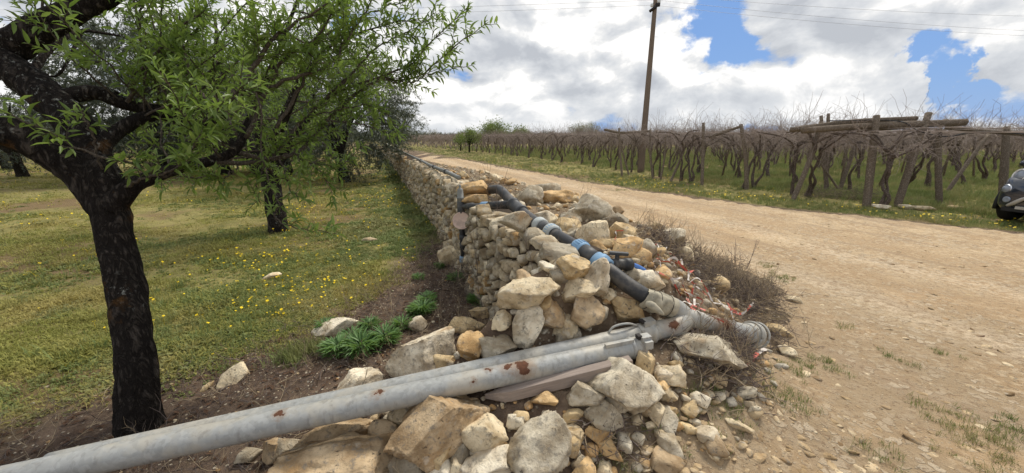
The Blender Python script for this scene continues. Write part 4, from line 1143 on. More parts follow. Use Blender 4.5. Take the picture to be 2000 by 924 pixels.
m = MB(); m.add(v, f); m.build('tap_handle', simple('pink_plastic', (.52, .36, .33), .6, .3, dirt=((.35, .26, .22), .5)), crs)

# thin grey conduit along the far wall top
cpth = smoothpath([UV(5.9, 1.20, .985), UV(7.2, 1.20, .985), UV(9, 1.17, .97), UV(12, 1.2, .96), UV(17, 1.18, .95), UV(26, 1.2, .94), UV(34, 1.2, .94)], 60)
con = empty('grey_conduit', cpth[0], 'thin grey conduit lying along the top of the far wall', 'pipe')
m = MB(); m.add(*tube(cpth, .034, 12)); m.build('tube', M['greypl'], con)
for s in (9, 17, 27):
    m = MB(); m.add(*lathe(cpth[s], cpth[s + 1] - cpth[s], [(-.06, .034), (-.058, .046), (.058, .046), (.06, .034)], 12)); m.build('sleeve', M['darkpvc'], con)
sc_ = T(1046, 456, 3.05)
m = MB(); v, f = rock(3, 5, 6, .15); m.add(v * [.045, .03, .018] + sc_, [f]); tag(m.build('blue_plastic_scrap', M['bluescrap'], at=sc_), 'crumpled blue plastic scrap under the flat slab on the wall', 'litter')

# plank under the front pipe
q0_, q1_ = T(962, 784, 1.97), T(1237, 714, 2.06)
dq = unit(q1_ - q0_); sq = unit(np.cross(dq, [0, 0, 1.])); sq = -sq if sq[1] > 0 else sq; uq_ = np.cross(sq, dq); uq_ = uq_ if uq_[2] > 0 else -uq_
Lq = np.linalg.norm(q1_ - q0_)
V = []
for s, w0, w1, h in ((-.035, -.055, -.05, .014), (.06, -.055, -.008, .032), (.10, -.055, .0, .032), (Lq * .5, -.055, .003, .033), (Lq, -.055, .0, .032)):
    for a, b in ((w0, h), (w1, h), (w1, -h), (w0, -h)): V.append(np.array([s, a, b]))
V = np.array(V); k = 5; i = np.arange(k - 1)[:, None] * 4; j = np.arange(4)[None, :]; j2 = (j + 1) % 4
m = MB(); m.add(V, [np.stack([i + j, i + 4 + j, i + 4 + j2, i + j2], -1).reshape(-1, 4), np.array([[0, 1, 2, 3], [19, 18, 17, 16]])])
o = m.build('wooden_plank', M['wood'], at=(0, 0, 0), smooth=False)
o.matrix_world = Matrix(((dq[0], -sq[0] * -1, uq_[0], q0_[0]), (dq[1], sq[1], uq_[1], q0_[1]), (dq[2], sq[2], uq_[2], q0_[2]), (0, 0, 0, 1)))
bv = o.modifiers.new('bevel', 'BEVEL'); bv.width = .004; bv.segments = 2
tag(o, 'weathered grey wooden plank wedged beneath the front pipe', 'plank')

# ------------------------------------------------------------------ barrier tape, dry brush, stems
rs = np.random.RandomState(77)
RED, WHT = (.52, .11, .08, 1), (.62, .56, .50, 1)
def ribbon(m, P, w, per=.11, tw=1.5):
    P = smoothpath(P, 8 * len(P)); t, A, B = frames(P); n = len(P)
    ang = np.cumsum(rs.normal(0, tw / 6, n))
    s = A * np.cos(ang)[:, None] + B * np.sin(ang)[:, None]
    L = np.concatenate([[0], np.cumsum(np.linalg.norm(np.diff(P, axis=0), axis=1))])
    for i in range(n - 1):
        c = RED if int(L[i] / per) % 2 else WHT
        m.add([P[i] - s[i] * w / 2, P[i] + s[i] * w / 2, P[i + 1] + s[i + 1] * w / 2, P[i + 1] - s[i + 1] * w / 2], [np.array([[0, 1, 2, 3]])], c)
def on_ground(px, py, dz=0.0):
    P, t = hit(px, py); P = P.copy(); P[2] += dz; return P
c0 = on_ground(1345, 572, .06); tp_root = empty('barrier_tape', c0, 'tangle of torn red and white barrier tape among the dry brush', 'tape')
for k in range(22):
    c = c0 + rs.normal(0, 1, 3) * [.13, .13, .02]; c[2] = terr(c[0], c[1]) + rs.uniform(.06, .15)
    P = [c]
    d = unit(rs.normal(0, 1, 3) * [1, 1, .4])
    for q in range(rs.randint(3, 6)):
        d = unit(d + rs.normal(0, .8, 3) * [1, 1, .5]); nn = P[-1] + d * .075
        nn[2] = np.clip(nn[2], terr(nn[0], nn[1]) + .06, terr(nn[0], nn[1]) + .17); P.append(nn)
    m = MB(); ribbon(m, P, rs.uniform(.008, .018), .10); m.build('strip', M['tape'], tp_root)
m = MB(); P = [on_ground(x, y, .03 + .01 * (k % 2)) for k, (x, y) in enumerate([(1494, 688), (1478, 700), (1462, 715), (1448, 728), (1438, 742), (1424, 752)])]
ribbon(m, P, .028, .26, .9); tag(m.build('tape_strip', M['tape'], at=P[0]), 'loose faded tape strip trailing over the soil beside the rusty branch end', 'tape')
m = MB(); P = [on_ground(x, y, .05) for x, y in [(1400, 596), (1425, 618), (1450, 622), (1470, 600)]] 
ribbon(m, P, .02, .15, 1.2); tag(m.build('tape_strip', M['tape'], at=P[0]), 'short curl of barrier tape on the stones behind the rusty branch', 'tape')
# straps of stick
def stickproto(k, r, L, wob, forks=2):
    q = np.random.RandomState(k); m = MB()
    P = [np.array([-.5 * L, 0, 0])]; d = np.array([1., 0, 0])
    for i in range(5):
        d = unit(d + q.normal(0, wob, 3)); P.append(P[-1] + d * L / 5)
    P = np.array(P); m.add(*tube(P, np.linspace(r, r * .35, 6), 4, cap=False))
    for f in range(forks):
        i = q.randint(1, 5); d2 = unit(unit(P[i] - P[i - 1]) + q.normal(0, .7, 3)); LL = L * q.uniform(.2, .45)
        m.add(*tube([P[i], P[i] + d2 * LL * .5 + q.normal(0, .02 * L, 3), P[i] + d2 * LL], np.linspace(r * .6, r * .25, 3), 3, cap=False))
    return m
TWP = [stickproto(k, .0095, 1.0, .28, 3).mesh('twig_piece', M['twig'] if k % 5 else M['straw']) for k in range(12)]
def heap(p0, p1, sig, n, hgt):
    s = rs.rand(n); c = np.asarray(p0)[None, :2] * (1 - s)[:, None] + np.asarray(p1)[None, :2] * s[:, None]
    e = rs.normal(0, 1, (n, 2)); c = c + e * sig
    z = terr(c[:, 0], c[:, 1]) + rs.rand(n) ** 1.3 * hgt * np.exp(-(e ** 2).sum(1) / 2.5) + .01
    return np.column_stack([c, z])
H = [heap(on_ground(1290, 487), on_ground(1470, 562), .16, 2300, .03), heap(on_ground(1420, 545), on_ground(1470, 605), .15, 1200, .03), heap(on_ground(1275, 478), on_ground(1420, 512), .15, 800, .05), heap(on_ground(1375, 650), on_ground(1445, 720), .085, 650, .08),
     heap(on_ground(1340, 690), on_ground(1420, 735), .08, 200, .08), heap(on_ground(1480, 630), on_ground(1530, 690), .10, 150, .06), heap(UV(3.7, .80), UV(4.3, .80), .07, 150, .35), heap(UV(5.0, 1.5), UV(6.2, 1.6), .20, 330, .25),
     heap(on_ground(1580, 385), on_ground(1700, 392), .30, 700, .45), heap(on_ground(1700, 395), on_ground(1790, 395), .25, 180, .2), heap(on_ground(1170, 835), on_ground(1230, 850), .07, 110, .06), heap(on_ground(1300, 640), on_ground(1340, 690), .05, 60, .06), heap(on_ground(1160, 470), on_ground(1250, 500), .12, 90, .05)]
Pt = np.concatenate(H); n = len(Pt)
scatter('dry_brush', Pt, np.stack([rs.normal(0, .2, n), rs.normal(0, .10, n), rs.uniform(0, 6.3, n)], -1), rs.uniform(.09, .33, n), rs.randint(0, 12, n), TWP, 'heaps of dry brushwood twigs')
c = np.column_stack([rs.uniform(-4.5, .6, 24000), rs.uniform(1.2, 7, 24000)])
uq, vq = uv(c[:, 0], c[:, 1])
k = (vq < .95) & (soil_depth(c[:, 0], c[:, 1]) + .3 * fbm(c * 2, 8, 2) > -.05) & (terr(c[:, 0], c[:, 1], False) < .02)
c = c[k]; n = len(c)
LP = []
for q in range(5):
    r_ = np.random.RandomState(q); m = MB(); a = r_.uniform(.25, .5)
    m.add([[-1, 0, 0], [0, -a, .25], [1, 0, .1], [0, a, .3 * r_.rand()]], [np.array([[0, 1, 2], [0, 2, 3]])]); LP.append(m.mesh('dead_leaf', M['litter']))
kk = rs.randint(0, 17, n)
scatter('soil_litter', np.column_stack([c, terr(c[:, 0], c[:, 1]) + .008]), np.stack([rs.normal(0, .15, n), rs.normal(0, .15, n), rs.uniform(0, 6.3, n)], -1),
        np.where(kk < 12, rs.uniform(.07, .27, n) * (1 + .6 * (rs.rand(n) < .04)), rs.uniform(.013, .032, n)), kk, TWP + LP, 'dead leaves and twig litter on bare soil')
def stems(name, lab, base, n, h, sp, lean=(0, 0), r=.0032):
    m = MB()
    for k in range(n):
        b = np.array(base) + np.append(rs.normal(0, sp, 2), 0); b[2] = terr(b[0], b[1]) - .02
        hh = h * rs.uniform(.55, 1.1); d = np.array([lean[0] + rs.normal(0, .12), lean[1] + rs.normal(0, .12), 1.0])
        P = [b]
        for q in range(4): d = d + np.append(rs.normal(0, .08, 2), 0); P.append(P[-1] + unit(d) * hh / 4)
        m.add(*tube(P, np.linspace(r, r * .4, 5), 4, cap=False))
        for q in range(3):
            i = rs.randint(1, 4); dd = unit(d + rs.normal(0, .6, 3)); m.add(*tube([P[i], P[i] + dd * hh * .14, P[i] + dd * hh * .25 + [0, 0, .02]], [r * .6, r * .4, r * .2], 3, cap=False))
    return tag(m.build(name, M['twig'], at=base), lab, 'dry plant')
stems('dry_weed_stems', 'tall dry weed stems rising against the wall beside the standpipe', T(950, 570, 4.1), 14, 1.0, .10)
stems('dry_weed_stems', 'two thin dry stems standing in front of the coping near the pale blue collar', T(1066, 520, 2.75), 3, .5, .06, r=.002)
stems('dry_weed_stems', 'bare sticks poking up from the brush heap by the track', on_ground(1440, 520), 6, .42, .06, (.25, .2))
stems('dry_weed_stems', 'few brown sticks on the rubble crest beside the track', on_ground(1140, 385), 5, .5, .09, (.2, .1))

# ------------------------------------------------------------------ leaves
LT = np.array([[0, 0, 0], [.30, .40, .07], [.30, -.40, .07], [.66, .33, .04], [.66, -.33, .04], [1, 0, -.12], [.30, 0, .0], [.66, 0, -.03]])
LQ = np.array([[6, 7, 3, 1], [6, 2, 4, 7]]); LTt = np.array([[0, 6, 1], [0, 2, 6], [7, 5, 3], [7, 4, 5]])
def leaf_frames(d, nrm):
    d = unit(d); y = unit(np.cross(nrm, d)); z = np.cross(d, y)
    return d, y, z
def leaves_to(m, pos, d, nrm, L, Wd, tint, droop=1.0, tmpl=LT, fq=LQ, ft=LTt):
    x, y, z = leaf_frames(d, nrm); n = len(pos); k = len(tmpl)
    lx = tmpl[None, :, 0] * L[:, None]; ly = tmpl[None, :, 1] * Wd[:, None]; lz = tmpl[None, :, 2] * L[:, None] * droop
    V = pos[:, None] + x[:, None] * lx[..., None] + y[:, None] * ly[..., None] + z[:, None] * lz[..., None]
    off = (np.arange(n) * k)[:, None, None]
    fs = [(q[None] + off).reshape(-1, q.shape[1]) for q in (fq, ft) if q is not None and len(q)]
    m.add(V.reshape(-1, 3), fs, np.repeat(np.column_stack([tint, tint, tint, np.ones(n)]), k, 0))
DT = np.array([[0, 0, 0], [.5, .5, .05], [1, 0, -.06], [.5, -.5, .05]]); DQ = np.array([[0, 3, 2, 1]])

WEEDS = [(662, 676, 72), (707, 672, 82), (753, 655, 70), (722, 632, 50), (786, 630, 50), (826, 600, 60), (834, 582, 48), (637, 633, 46), (893, 541, 42), (859, 518, 28), (818, 540, 30), (937, 582, 56), (690, 655, 60), (812, 606, 44)]
WL = ['lush green weed clump in front of the white flat rock', 'largest lush green weed clump, lowest of the patch in the bare soil', 'green weed clump on the wall side of the largest clump', 'small green weed behind the white flat rock', 'green weed beside the small white upright stone',
      'bushy green weed near the heap, nearer of a close pair', 'bushy green weed nearer the standpipe, farther of a close pair', 'green weed at the grove end of the white flat rock', 'green weed at the foot of the black standpipe', 'tiny green weed before the cream boulder by the standpipe',
      'tiny green weed alone on the bare soil', 'loose green weed under the broken wall end', 'green weed squeezed between the two largest clumps', 'small weed tucked behind the small white upright stone']
for (px, py, w), lab in zip(WEEDS, WL):
    base, t = hit(px, py + w * .22); R = .98 * w / 2 * t / F
    n = int(60 + w * 2.2); th = rs.uniform(0, 6.28, n); rr = R * .75 * np.sqrt(rs.rand(n)) * .8; hh = R * rs.uniform(.1, 1.0, n) * (1 - .5 * rr / R)
    pos = base + np.column_stack([np.cos(th) * rr * .8, np.sin(th) * rr * .8, hh * .75])
    d = np.column_stack([np.cos(th), np.sin(th), rs.uniform(.15, 1.1, n)]); nr = np.column_stack([-np.cos(th) * .6, -np.sin(th) * .6, np.ones(n)])
    m = MB(); leaves_to(m, pos, d, nr, R * rs.uniform(.48, .75, n), R * rs.uniform(.09, .14, n), rs.rand(n))
    root = empty('leafy_weed', base, lab, 'weed', 'green weeds in the bare soil')
    m.build('foliage', M['weed'], root)
    m = MB()
    for k in range(7):
        a = rs.uniform(0, 6.28); m.add(*tube([base - [0, 0, .02], base + np.array([math.cos(a) * R * .25, math.sin(a) * R * .25, R * .4]), base + np.array([math.cos(a) * R * .45, math.sin(a) * R * .45, R * .75])], [.004, .003, .002], 4, cap=False))
    m.build('stem', M['weed'], root)

# ------------------------------------------------------------------ trees
rs = np.random.RandomState(11)
def perp(t):
    a = rs.normal(0, 1, 3); a = a - t * (a @ t); return unit(a)
class Leafer:
    def __init__(s): s.p, s.d, s.n, s.L, s.W, s.t = [], [], [], [], [], []
    def add(s, p, d, n, L, W, t):
        s.p.append(p); s.d.append(d); s.n.append(n); s.L.append(L); s.W.append(W); s.t.append(t)
    def arr(s):
        return [np.array(a) for a in (s.p, s.d, s.n, s.L, s.W, s.t)]
def leaf_along(P, lf, LL, step=.022, per=2, s0=.1):
    seg = np.linalg.norm(np.diff(P, axis=0), axis=1); Ls = np.concatenate([[0], np.cumsum(seg)]); tot = Ls[-1]
    s = s0 * tot; ang = rs.uniform(0, 6.28); tb = rs.rand()
    while s < tot:
        i = min(np.searchsorted(Ls, s) - 1, len(P) - 2); i = max(i, 0)
        t = unit(P[i + 1] - P[i]); p = P[i] + t * (s - Ls[i])
        a = unit(np.cross(t, [0.1, 0.05, 1.])); b = np.cross(a, t)
        for q in range(per if s < tot * .93 else per + 3):
            ang += 2.4 + rs.normal(0, .3)
            o = a * math.cos(ang) + b * math.sin(ang)
            d = unit(t * rs.uniform(.2, .9) + o * rs.uniform(.5, 1.1) + np.array([0, 0, rs.uniform(-.35, .3)]))
            L = LL * rs.uniform(.55, 1.15); n_ = unit(np.array([0, 0, 1.]) + rs.normal(0, .45, 3))
            lf.add(p, d, n_, L, L * rs.uniform(.24, .36), min(1, max(0, .5 * tb + .5 * rs.rand())))
        s += step * rs.uniform(.6, 1.5)
def twig(p, d, L, lf, wood, LL, r=.0028, step=.022, per=2, up=.1, wob=.25):
    P = [p]; n = 5
    for k in range(n):
        d = unit(d + rs.normal(0, wob, 3) * .5 + np.array([0, 0, up * .3])); P.append(P[-1] + d * L / n)
    P = np.array(P); wood.add(*tube(P, np.linspace(r, r * .45, n + 1), 4, cap=False))
    leaf_along(P, lf, LL, step, per)
    return P
def grow(path, r0, r1, wood, lf, LL, ntw, tl, n=26, seg=7, s0=.2, lump=.05, step=.027, per=2, tipleaf=True):
    P = smoothpath(path, n); P[1:-1] += rs.normal(0, .006, (n - 2, 3))
    wood.add(*tube(P, np.linspace(r0, r1, n), seg, lump=lump, seed=rs.randint(999)))
    for k in range(ntw):
        s = s0 + (1 - s0) * rs.rand(); i = min(int(s * (n - 1)), n - 2); t = unit(P[i + 1] - P[i])
        d = unit(t * rs.uniform(.3, 1.0) + perp(t) * rs.uniform(.5, 1.0) + np.array([0, 0, .15]))
        twig(P[i] + (P[i + 1] - P[i]) * rs.rand(), d, tl * rs.uniform(.5, 1.3), lf, wood, LL, step=step, per=per)
    if tipleaf: leaf_along(P[int(n * .55):], lf, LL, step * 1.3, per)
    return P

# --- the near almond tree
base = T(272, 822, 2.30); base[2] = terr(base[0], base[1])
root = empty('almond_tree', base, 'near almond tree with thick black trunk and fresh green leafy branches', 'tree')
tw = MB()
trunk = smoothpath([base - [0, 0, .12], base + [0, 0, .02], T(268, 740, 2.30), T(256, 620, 2.30), T(238, 520, 2.31), T(220, 430, 2.32), T(203, 360, 2.33), T(190, 310, 2.34)], 150)
tw.add(*tube(trunk, interp([.175, .122, .104, .096, .091, .089, .088, .088, .09, .094, .08], 150), 72, lump=.17, seed=3, ls=np.array([24., 24., 7.])))
LIMBS = [
 ([T(212, 420, 2.32), T(165, 345, 2.30), T(105, 300, 2.24), T(40, 268, 2.16), T(-60, 235, 2.05), T(-220, 160, 1.95)], [.096, .116, .115, .105, .10, .09]),
 ([T(205, 400, 2.33), T(185, 320, 2.36), T(150, 250, 2.40), T(100, 195, 2.42), T(45, 150, 2.42), T(-20, 110, 2.40), T(-120, 60, 2.4)], [.094, .110, .12, .12, .115, .11, .10]),
 ([T(-60, 150, 2.40), T(10, 100, 2.44), T(80, 55, 2.46), T(150, 20, 2.50), T(240, -22, 2.55), T(330, -90, 2.6)], [.11, .105, .095, .08, .062, .05]),
 ([T(90, 195, 2.42), T(140, 186, 2.46), T(190, 182, 2.52), T(250, 205, 2.62), T(330, 215, 2.75), T(420, 205, 2.9), T(500, 160, 3.05)], [.07, .065, .058, .05, .045, .038, .022]),
 ([T(218, 410, 2.30), T(255, 366, 2.32), T(300, 345, 2.38), T(350, 328, 2.45), T(410, 314, 2.55), T(462, 290, 2.65), T(495, 215, 2.75), T(540, 110, 2.85), T(585, -10, 2.95)], [.085, .072, .058, .050, .045, .040, .032, .024, .014]),
 ([T(190, 300, 2.36), T(225, 260, 2.45), T(300, 225, 2.6), T(380, 245, 2.75), T(445, 225, 2.9)], [.07, .06, .05, .04, .025]),
 ([T(60, 150, 2.5), T(85, 110, 2.6), T(125, 75, 2.7), T(160, 60, 2.8), T(235, 70, 3.0)], [.03, .026, .02, .016, .009]),
 ([T(160, 62, 2.8), T(120, 140, 2.7), T(90, 150, 2.7)], [.014, .010, .006]),
]
for q_, (P, R) in enumerate(LIMBS):
    LK = (.80, .82, .88, .78, .72, .72, .8, .8)[q_]; tw.add(*tube(smoothpath(P, 60), interp(R, 60) * LK, 36, lump=.17, seed=rs.randint(999), ls=20))
tw.build('trunk', M['bark'], root)
lf = Leafer(); bw = MB()
BR = [
 ([T(410, 314, 2.55), T(470, 318, 2.66), T(528, 309, 2.75), T(590, 234, 2.85), T(658, 182, 2.95), T(740, 151, 3.05), T(803, 125, 3.1), T(845, 83, 3.12), T(917, 10, 3.15)], .016, .003, 34, .26),
 ([T(470, 300, 2.66), T(567, 306, 2.8), T(647, 228, 2.95), T(700, 180, 3.0), T(741, 156, 3.05), T(808, 156, 3.12), T(855, 118, 3.15), T(905, 78, 3.15), T(950, 45, 3.15)], .014, .0025, 34, .22),
 ([T(741, 156, 3.05), T(800, 160, 3.05), T(850, 142, 3.0), T(922, 127, 2.95)], .006, .002, 14, .16),
 ([T(425, 206, 2.45), T(462, 178, 2.45), T(500, 122, 2.45), T(538, 73, 2.45), T(575, 47, 2.45), T(640, 5, 2.45)], .018, .006, 22, .24),
 ([T(430, 203, 2.45), T(400, 190, 2.42), T(380, 165, 2.40), T(362, 110, 2.40), T(350, 30, 2.4)], .010, .004, 20, .22),
 ([T(440, 192, 2.45), T(480, 184, 2.45), T(505, 200, 2.45), T(517, 330, 2.5), T(549, 405, 2.5)], .009, .003, 12, .13),
 ([T(540, 250, 2.7), T(600, 150, 2.75), T(640, 90, 2.8), T(741, 52, 2.95), T(824, 36, 3.0)], .012, .003, 30, .24),
 ([T(480, 270, 2.6), T(520, 180, 2.6), T(560, 110, 2.6), T(612, 80, 2.6), T(680, -20, 2.6)], .014, .004, 26, .24),
 ([T(500, 180, 2.6), T(580, 150, 2.6), T(640, 130, 2.65), T(690, 60, 2.7), T(740, -20, 2.75)], .012, .004, 28, .26),
 ([T(335, 215, 2.75), T(300, 140, 2.7), T(285, 60, 2.7), T(270, -30, 2.7)], .014, .005, 22, .24),
 ([T(250, 205, 2.62), T(270, 150, 2.5), T(330, 80, 2.45), T(400, 20, 2.4)], .013, .004, 24, .24),
 ([T(345, 330, 2.45), T(360, 290, 2.35), T(400, 265, 2.3), T(440, 262, 2.25)], .008, .003, 14, .16),
 ([T(300, 345, 2.38), T(285, 318, 2.25), T(250, 318, 2.15), T(156, 291, 2.05), T(104, 260, 2.0), T(5, 218, 1.95), T(-60, 190, 1.9)], .008, .003, 14, .11),
 ([T(200, 330, 2.2), T(178, 262, 2.1), T(160, 222, 2.05), T(150, 205, 2.03)], .006, .003, 6, .10),
 ([T(245, 365, 2.28), T(300, 345, 2.15), T(350, 322, 2.1), T(392, 262, 2.05)], .008, .003, 16, .13),
 ([T(549, 405, 2.5), T(535, 425, 2.5), T(560, 438, 2.5), T(610, 450, 2.5), T(665, 455, 2.5)], .005, .002, 8, .10),
 ([T(520, 312, 2.72), T(580, 300, 2.7), T(620, 330, 2.7), T(640, 360, 2.7)], .006, .002, 12, .14),
 ([T(470, 318, 2.66), T(452, 338, 2.6), T(425, 352, 2.55), T(398, 350, 2.5)], .006, .002, 12, .14),
 ([T(520, 312, 2.72), T(508, 345, 2.68), T(498, 378, 2.66), T(510, 400, 2.66)], .006, .002, 10, .12),
 ([T(575, 300, 2.78), T(600, 318, 2.75), T(650, 322, 2.75), T(690, 312, 2.78)], .006, .002, 14, .14),
 ([T(545, 306, 2.75), T(560, 345, 2.7), T(570, 375, 2.7), T(600, 392, 2.7)], .006, .002, 9, .11),
 ([T(640, 235, 2.9), T(690, 240, 2.95), T(730, 250, 3.0), T(765, 265, 3.05)], .006, .002, 12, .15),
 ([T(600, 225, 2.85), T(660, 215, 2.9), T(720, 205, 2.95), T(760, 225, 3.0)], .006, .002, 16, .16),
 ([T(640, 190, 2.9), T(680, 150, 2.95), T(740, 90, 3.0), T(800, 60, 3.05), T(860, 25, 3.05)], .008, .002, 22, .2),
 ([T(560, 110, 2.85), T(650, 60, 2.9), T(740, 20, 3.0), T(820, -10, 3.05)], .010, .003, 24, .24),
]
for P, r0, r1, nt_, tl in BR: grow(P, r0 * 1.15, r1, bw, lf, .078, int(nt_ * .8), tl)
# water shoots rising from the limbs
for k in range(38):
    P, R = LIMBS[[3, 3, 4, 4, 4, 5, 5, 2][rs.randint(8)]]
    Q = smoothpath(P, 30); i = rs.randint(10, 29)
    d = unit(np.array([rs.normal(.25, .45), rs.normal(.1, .5), rs.uniform(.2, 1.2)])); L = rs.uniform(.5, 1.25)
    grow([Q[i], Q[i] + d * L * .5 + rs.normal(0, .05, 3), Q[i] + d * L + np.array([rs.normal(.1, .1), 0, .05])], .008, .0025, bw, lf, .072, 9, .20, n=12, seg=5)
bw.build('branch', M['bark_thin'], root)
p, d, n_, L, Wd, tn = lf.arr()
px, py, tt = proj(p)
vis = (px > -20) & (px < 1000) & (py > -10) & (py < 480)
size = np.where(vis, L / tt, 0); o = np.argsort(-size); big = o[:290]; rest = o[290:]
fm = MB(); leaves_to(fm, p[rest], d[rest], n_[rest], L[rest], Wd[rest], tn[rest])
tag(fm.build('foliage', M['leaf'], root), kind='stuff')
lms = []
for q, dr in enumerate((.6, 1.2, 2.0)):
    v = LT.copy(); v[:, 2] *= dr; lms.append(MB().add(v, [LQ, LTt]).mesh('leaf', M['leaf_part']))
X, Y, Z = leaf_frames(d, n_)
for i in big:
    ob = bpy.data.objects.new('leaf', lms[i % 3]); COL.objects.link(ob); ob.parent = root
    mw = Matrix(((X[i][0] * L[i], Y[i][0] * Wd[i], Z[i][0] * L[i], p[i][0] - base[0]), (X[i][1] * L[i], Y[i][1] * Wd[i], Z[i][1] * L[i], p[i][1] - base[1]), (X[i][2] * L[i], Y[i][2] * Wd[i], Z[i][2] * L[i], p[i][2] - base[2]), (0, 0, 0, 1)))
    ob.matrix_basis = mw

# --- the second almond tree, some seven metres off
b2 = G(545, 452, -.09); b2[2] = terr(b2[0], b2[1])
root = empty('almond_tree', b2, 'smaller almond tree behind the near one, leaning trunk above flowery turf', 'tree')
t2 = 6.95
tw = MB(); lf = Leafer(); bw = MB()
tw.add(*tube(smoothpath([b2 - [0, 0, .1], b2, T(536, 400, t2), T(527, 350, t2), T(510, 310, t2)], 24), interp([.22, .17, .15, .145, .14], 24), 20, lump=.2, seed=8, ls=9))
L2 = [([T(527, 355, t2), T(485, 310, t2), T(440, 270, t2 - .2), T(400, 200, t2 - .3)], [.13, .10, .075, .04]), ([T(520, 325, t2), T(505, 240, t2), T(490, 160, t2), T(500, 60, t2)], [.12, .09, .06, .03]),
      ([T(527, 345, t2), T(570, 270, t2), T(620, 210, t2 + .2), T(690, 150, t2 + .4)], [.12, .085, .06, .03]), ([T(515, 320, t2), T(560, 220, t2 - .6), T(600, 120, t2 - 1), T(640, 40, t2 - 1.2)], [.10, .07, .045, .02]),
      ([T(505, 310, t2), T(470, 230, t2 + .6), T(430, 120, t2 + 1), T(420, 30, t2 + 1.2)], [.10, .07, .05, .02])]
for P, R in L2:
    tw.add(*tube(smoothpath(P, 18), interp(R, 18), 10, lump=.1, seed=rs.randint(99)))
    Q = smoothpath(P, 18)
    for k in range(13):
        i = rs.randint(5, 18); dd = unit(rs.normal(0, 1, 3) * [1, 1, .6] + [0, 0, .35]); LL = rs.uniform(.7, 1.7)
        grow([Q[i], Q[i] + dd * LL * .5, Q[i] + dd * LL + [0, 0, -.05]], .016, .004, bw, lf, .085, 9, .42, n=10, seg=4, step=.045, per=2)
tw.build('trunk', M['bark'], root); bw.build('branch', M['bark_thin'], root)
fm = MB(); leaves_to(fm, *lf.arr()); tag(fm.build('foliage', M['leaf'], root), kind='stuff')

# --- olive trees of the grove
def olive_parts(seed, H=4.3, R=2.3, nclump=170, per=75, LL=.062, low=.9, fork=1.1):
    q = np.random.RandomState(seed); tw = MB(); fm = MB()
    base = np.zeros(3); top = np.array([q.normal(0, .12), q.normal(0, .12), fork])
    tw.add(*tube(smoothpath([base - [0, 0, .15], base + [.02, 0, .1], top * [.6, .6, .55], top], 14), interp([.27, .22, .17, .18], 14), 14, lump=.22, seed=seed, ls=5))
    ends = []
    for k in range(6):
        a = k / 6 * 6.283 + q.uniform(-.4, .4); rr = R * q.uniform(.45, .8)
        e = np.array([math.cos(a) * rr, math.sin(a) * rr, H * q.uniform(.55, .85)])
        mid = (top + e) / 2 + np.array([0, 0, .2]) + q.normal(0, .1, 3)
        tw.add(*tube(smoothpath([top - [0, 0, .1], mid, e], 12), interp([.12, .07, .02], 12), 7, lump=.12, seed=k)); ends += [mid, e]
    P, Dd = [], []
    cz = (H + low) / 2
    for k in range(nclump):
        v = unit(q.normal(0, 1, 3)); s = q.uniform(.35, 1) ** .6
        c = np.array([v[0] * R * s, v[1] * R * s, cz + v[2] * (H - low) / 2 * s])
        c[:2] *= 1 + .15 * math.sin(3 * math.atan2(v[1], v[0]) + seed)
        out = unit(v * [1, 1, .3] + [0, 0, -.15])
        m_ = q.randint(3, 7)
        for j in range(m_):            # hanging sprays
            d0 = unit(out + q.normal(0, .6, 3)); Ls = q.uniform(.25, .65); st = c + q.normal(0, .16, 3)
            ss_ = q.rand(per // m_)[:, None] * Ls
            pp = st + d0 * ss_ + np.array([0, 0, -.35]) * ss_ ** 2
            P.append(pp + q.normal(0, .025, pp.shape)); Dd.append(np.broadcast_to(d0, pp.shape) + q.normal(0, .75, pp.shape))
    P = np.concatenate(P); Dd = np.concatenate(Dd); n = len(P)
    leaves_to(fm, P, Dd, np.array([0, 0, 1.]) + q.normal(0, .7, (n, 3)), LL * q.uniform(.7, 1.25, n), LL * q.uniform(.20, .3, n), q.rand(n), tmpl=DT, fq=DQ, ft=None)
    return tw.mesh('olive_trunk', M['bark_olive']), fm.mesh('olive_foliage', M['leaf_olive'])
OP = [olive_parts(31, 4.9, 2.7, 470, 110, .12, .35), olive_parts(32, 4.6, 2.6, 420, 100, .12, .7), olive_parts(33, 4.0, 2.2, 230, 70, .12, .5)]
def olive(kind, p, rz, s, lab, grp='olive trees of the grove'):
    r = empty('olive_tree', (p[0], p[1], terr(p[0], p[1])), lab, 'tree', grp); r.rotation_euler.z = rz; r.scale = (s, s, s)
    for nm, me in zip(('trunk', 'foliage'), OP[kind]):
        o = bpy.data.objects.new(nm, me); COL.objects.link(o); o.parent = r
        if nm == 'foliage': tag(o, kind='stuff')
OL = [(0, G(672, 356, -.1), .3, 1.02, 'dark olive tree beyond the second almond, drooping over the turf near the wall'),
      (1, G(440, 340, -.1), 1.3, 1.15, 'dark olive tree behind the near almond limbs, between both almond trunks'),
      (1, G(566, 342, -.1), 2.7, .95, 'shaded olive tree directly behind the second almond trunk'),
      (2, G(45, 346, -.1), .9, .95, 'small olive tree at the far edge of the grove beside the black limb'),
      (0, G(330, 343, -.1), 4.0, 1.35, 'olive tree framed by the fork of the near almond'),
      (2, G(774, 305, -.1), 2.0, 1.05, 'thin-crowned olive tree at the far end of the stone wall')]
for k, p, rz, s, lab in OL: olive(k, p, rz, s, lab)
k = 0
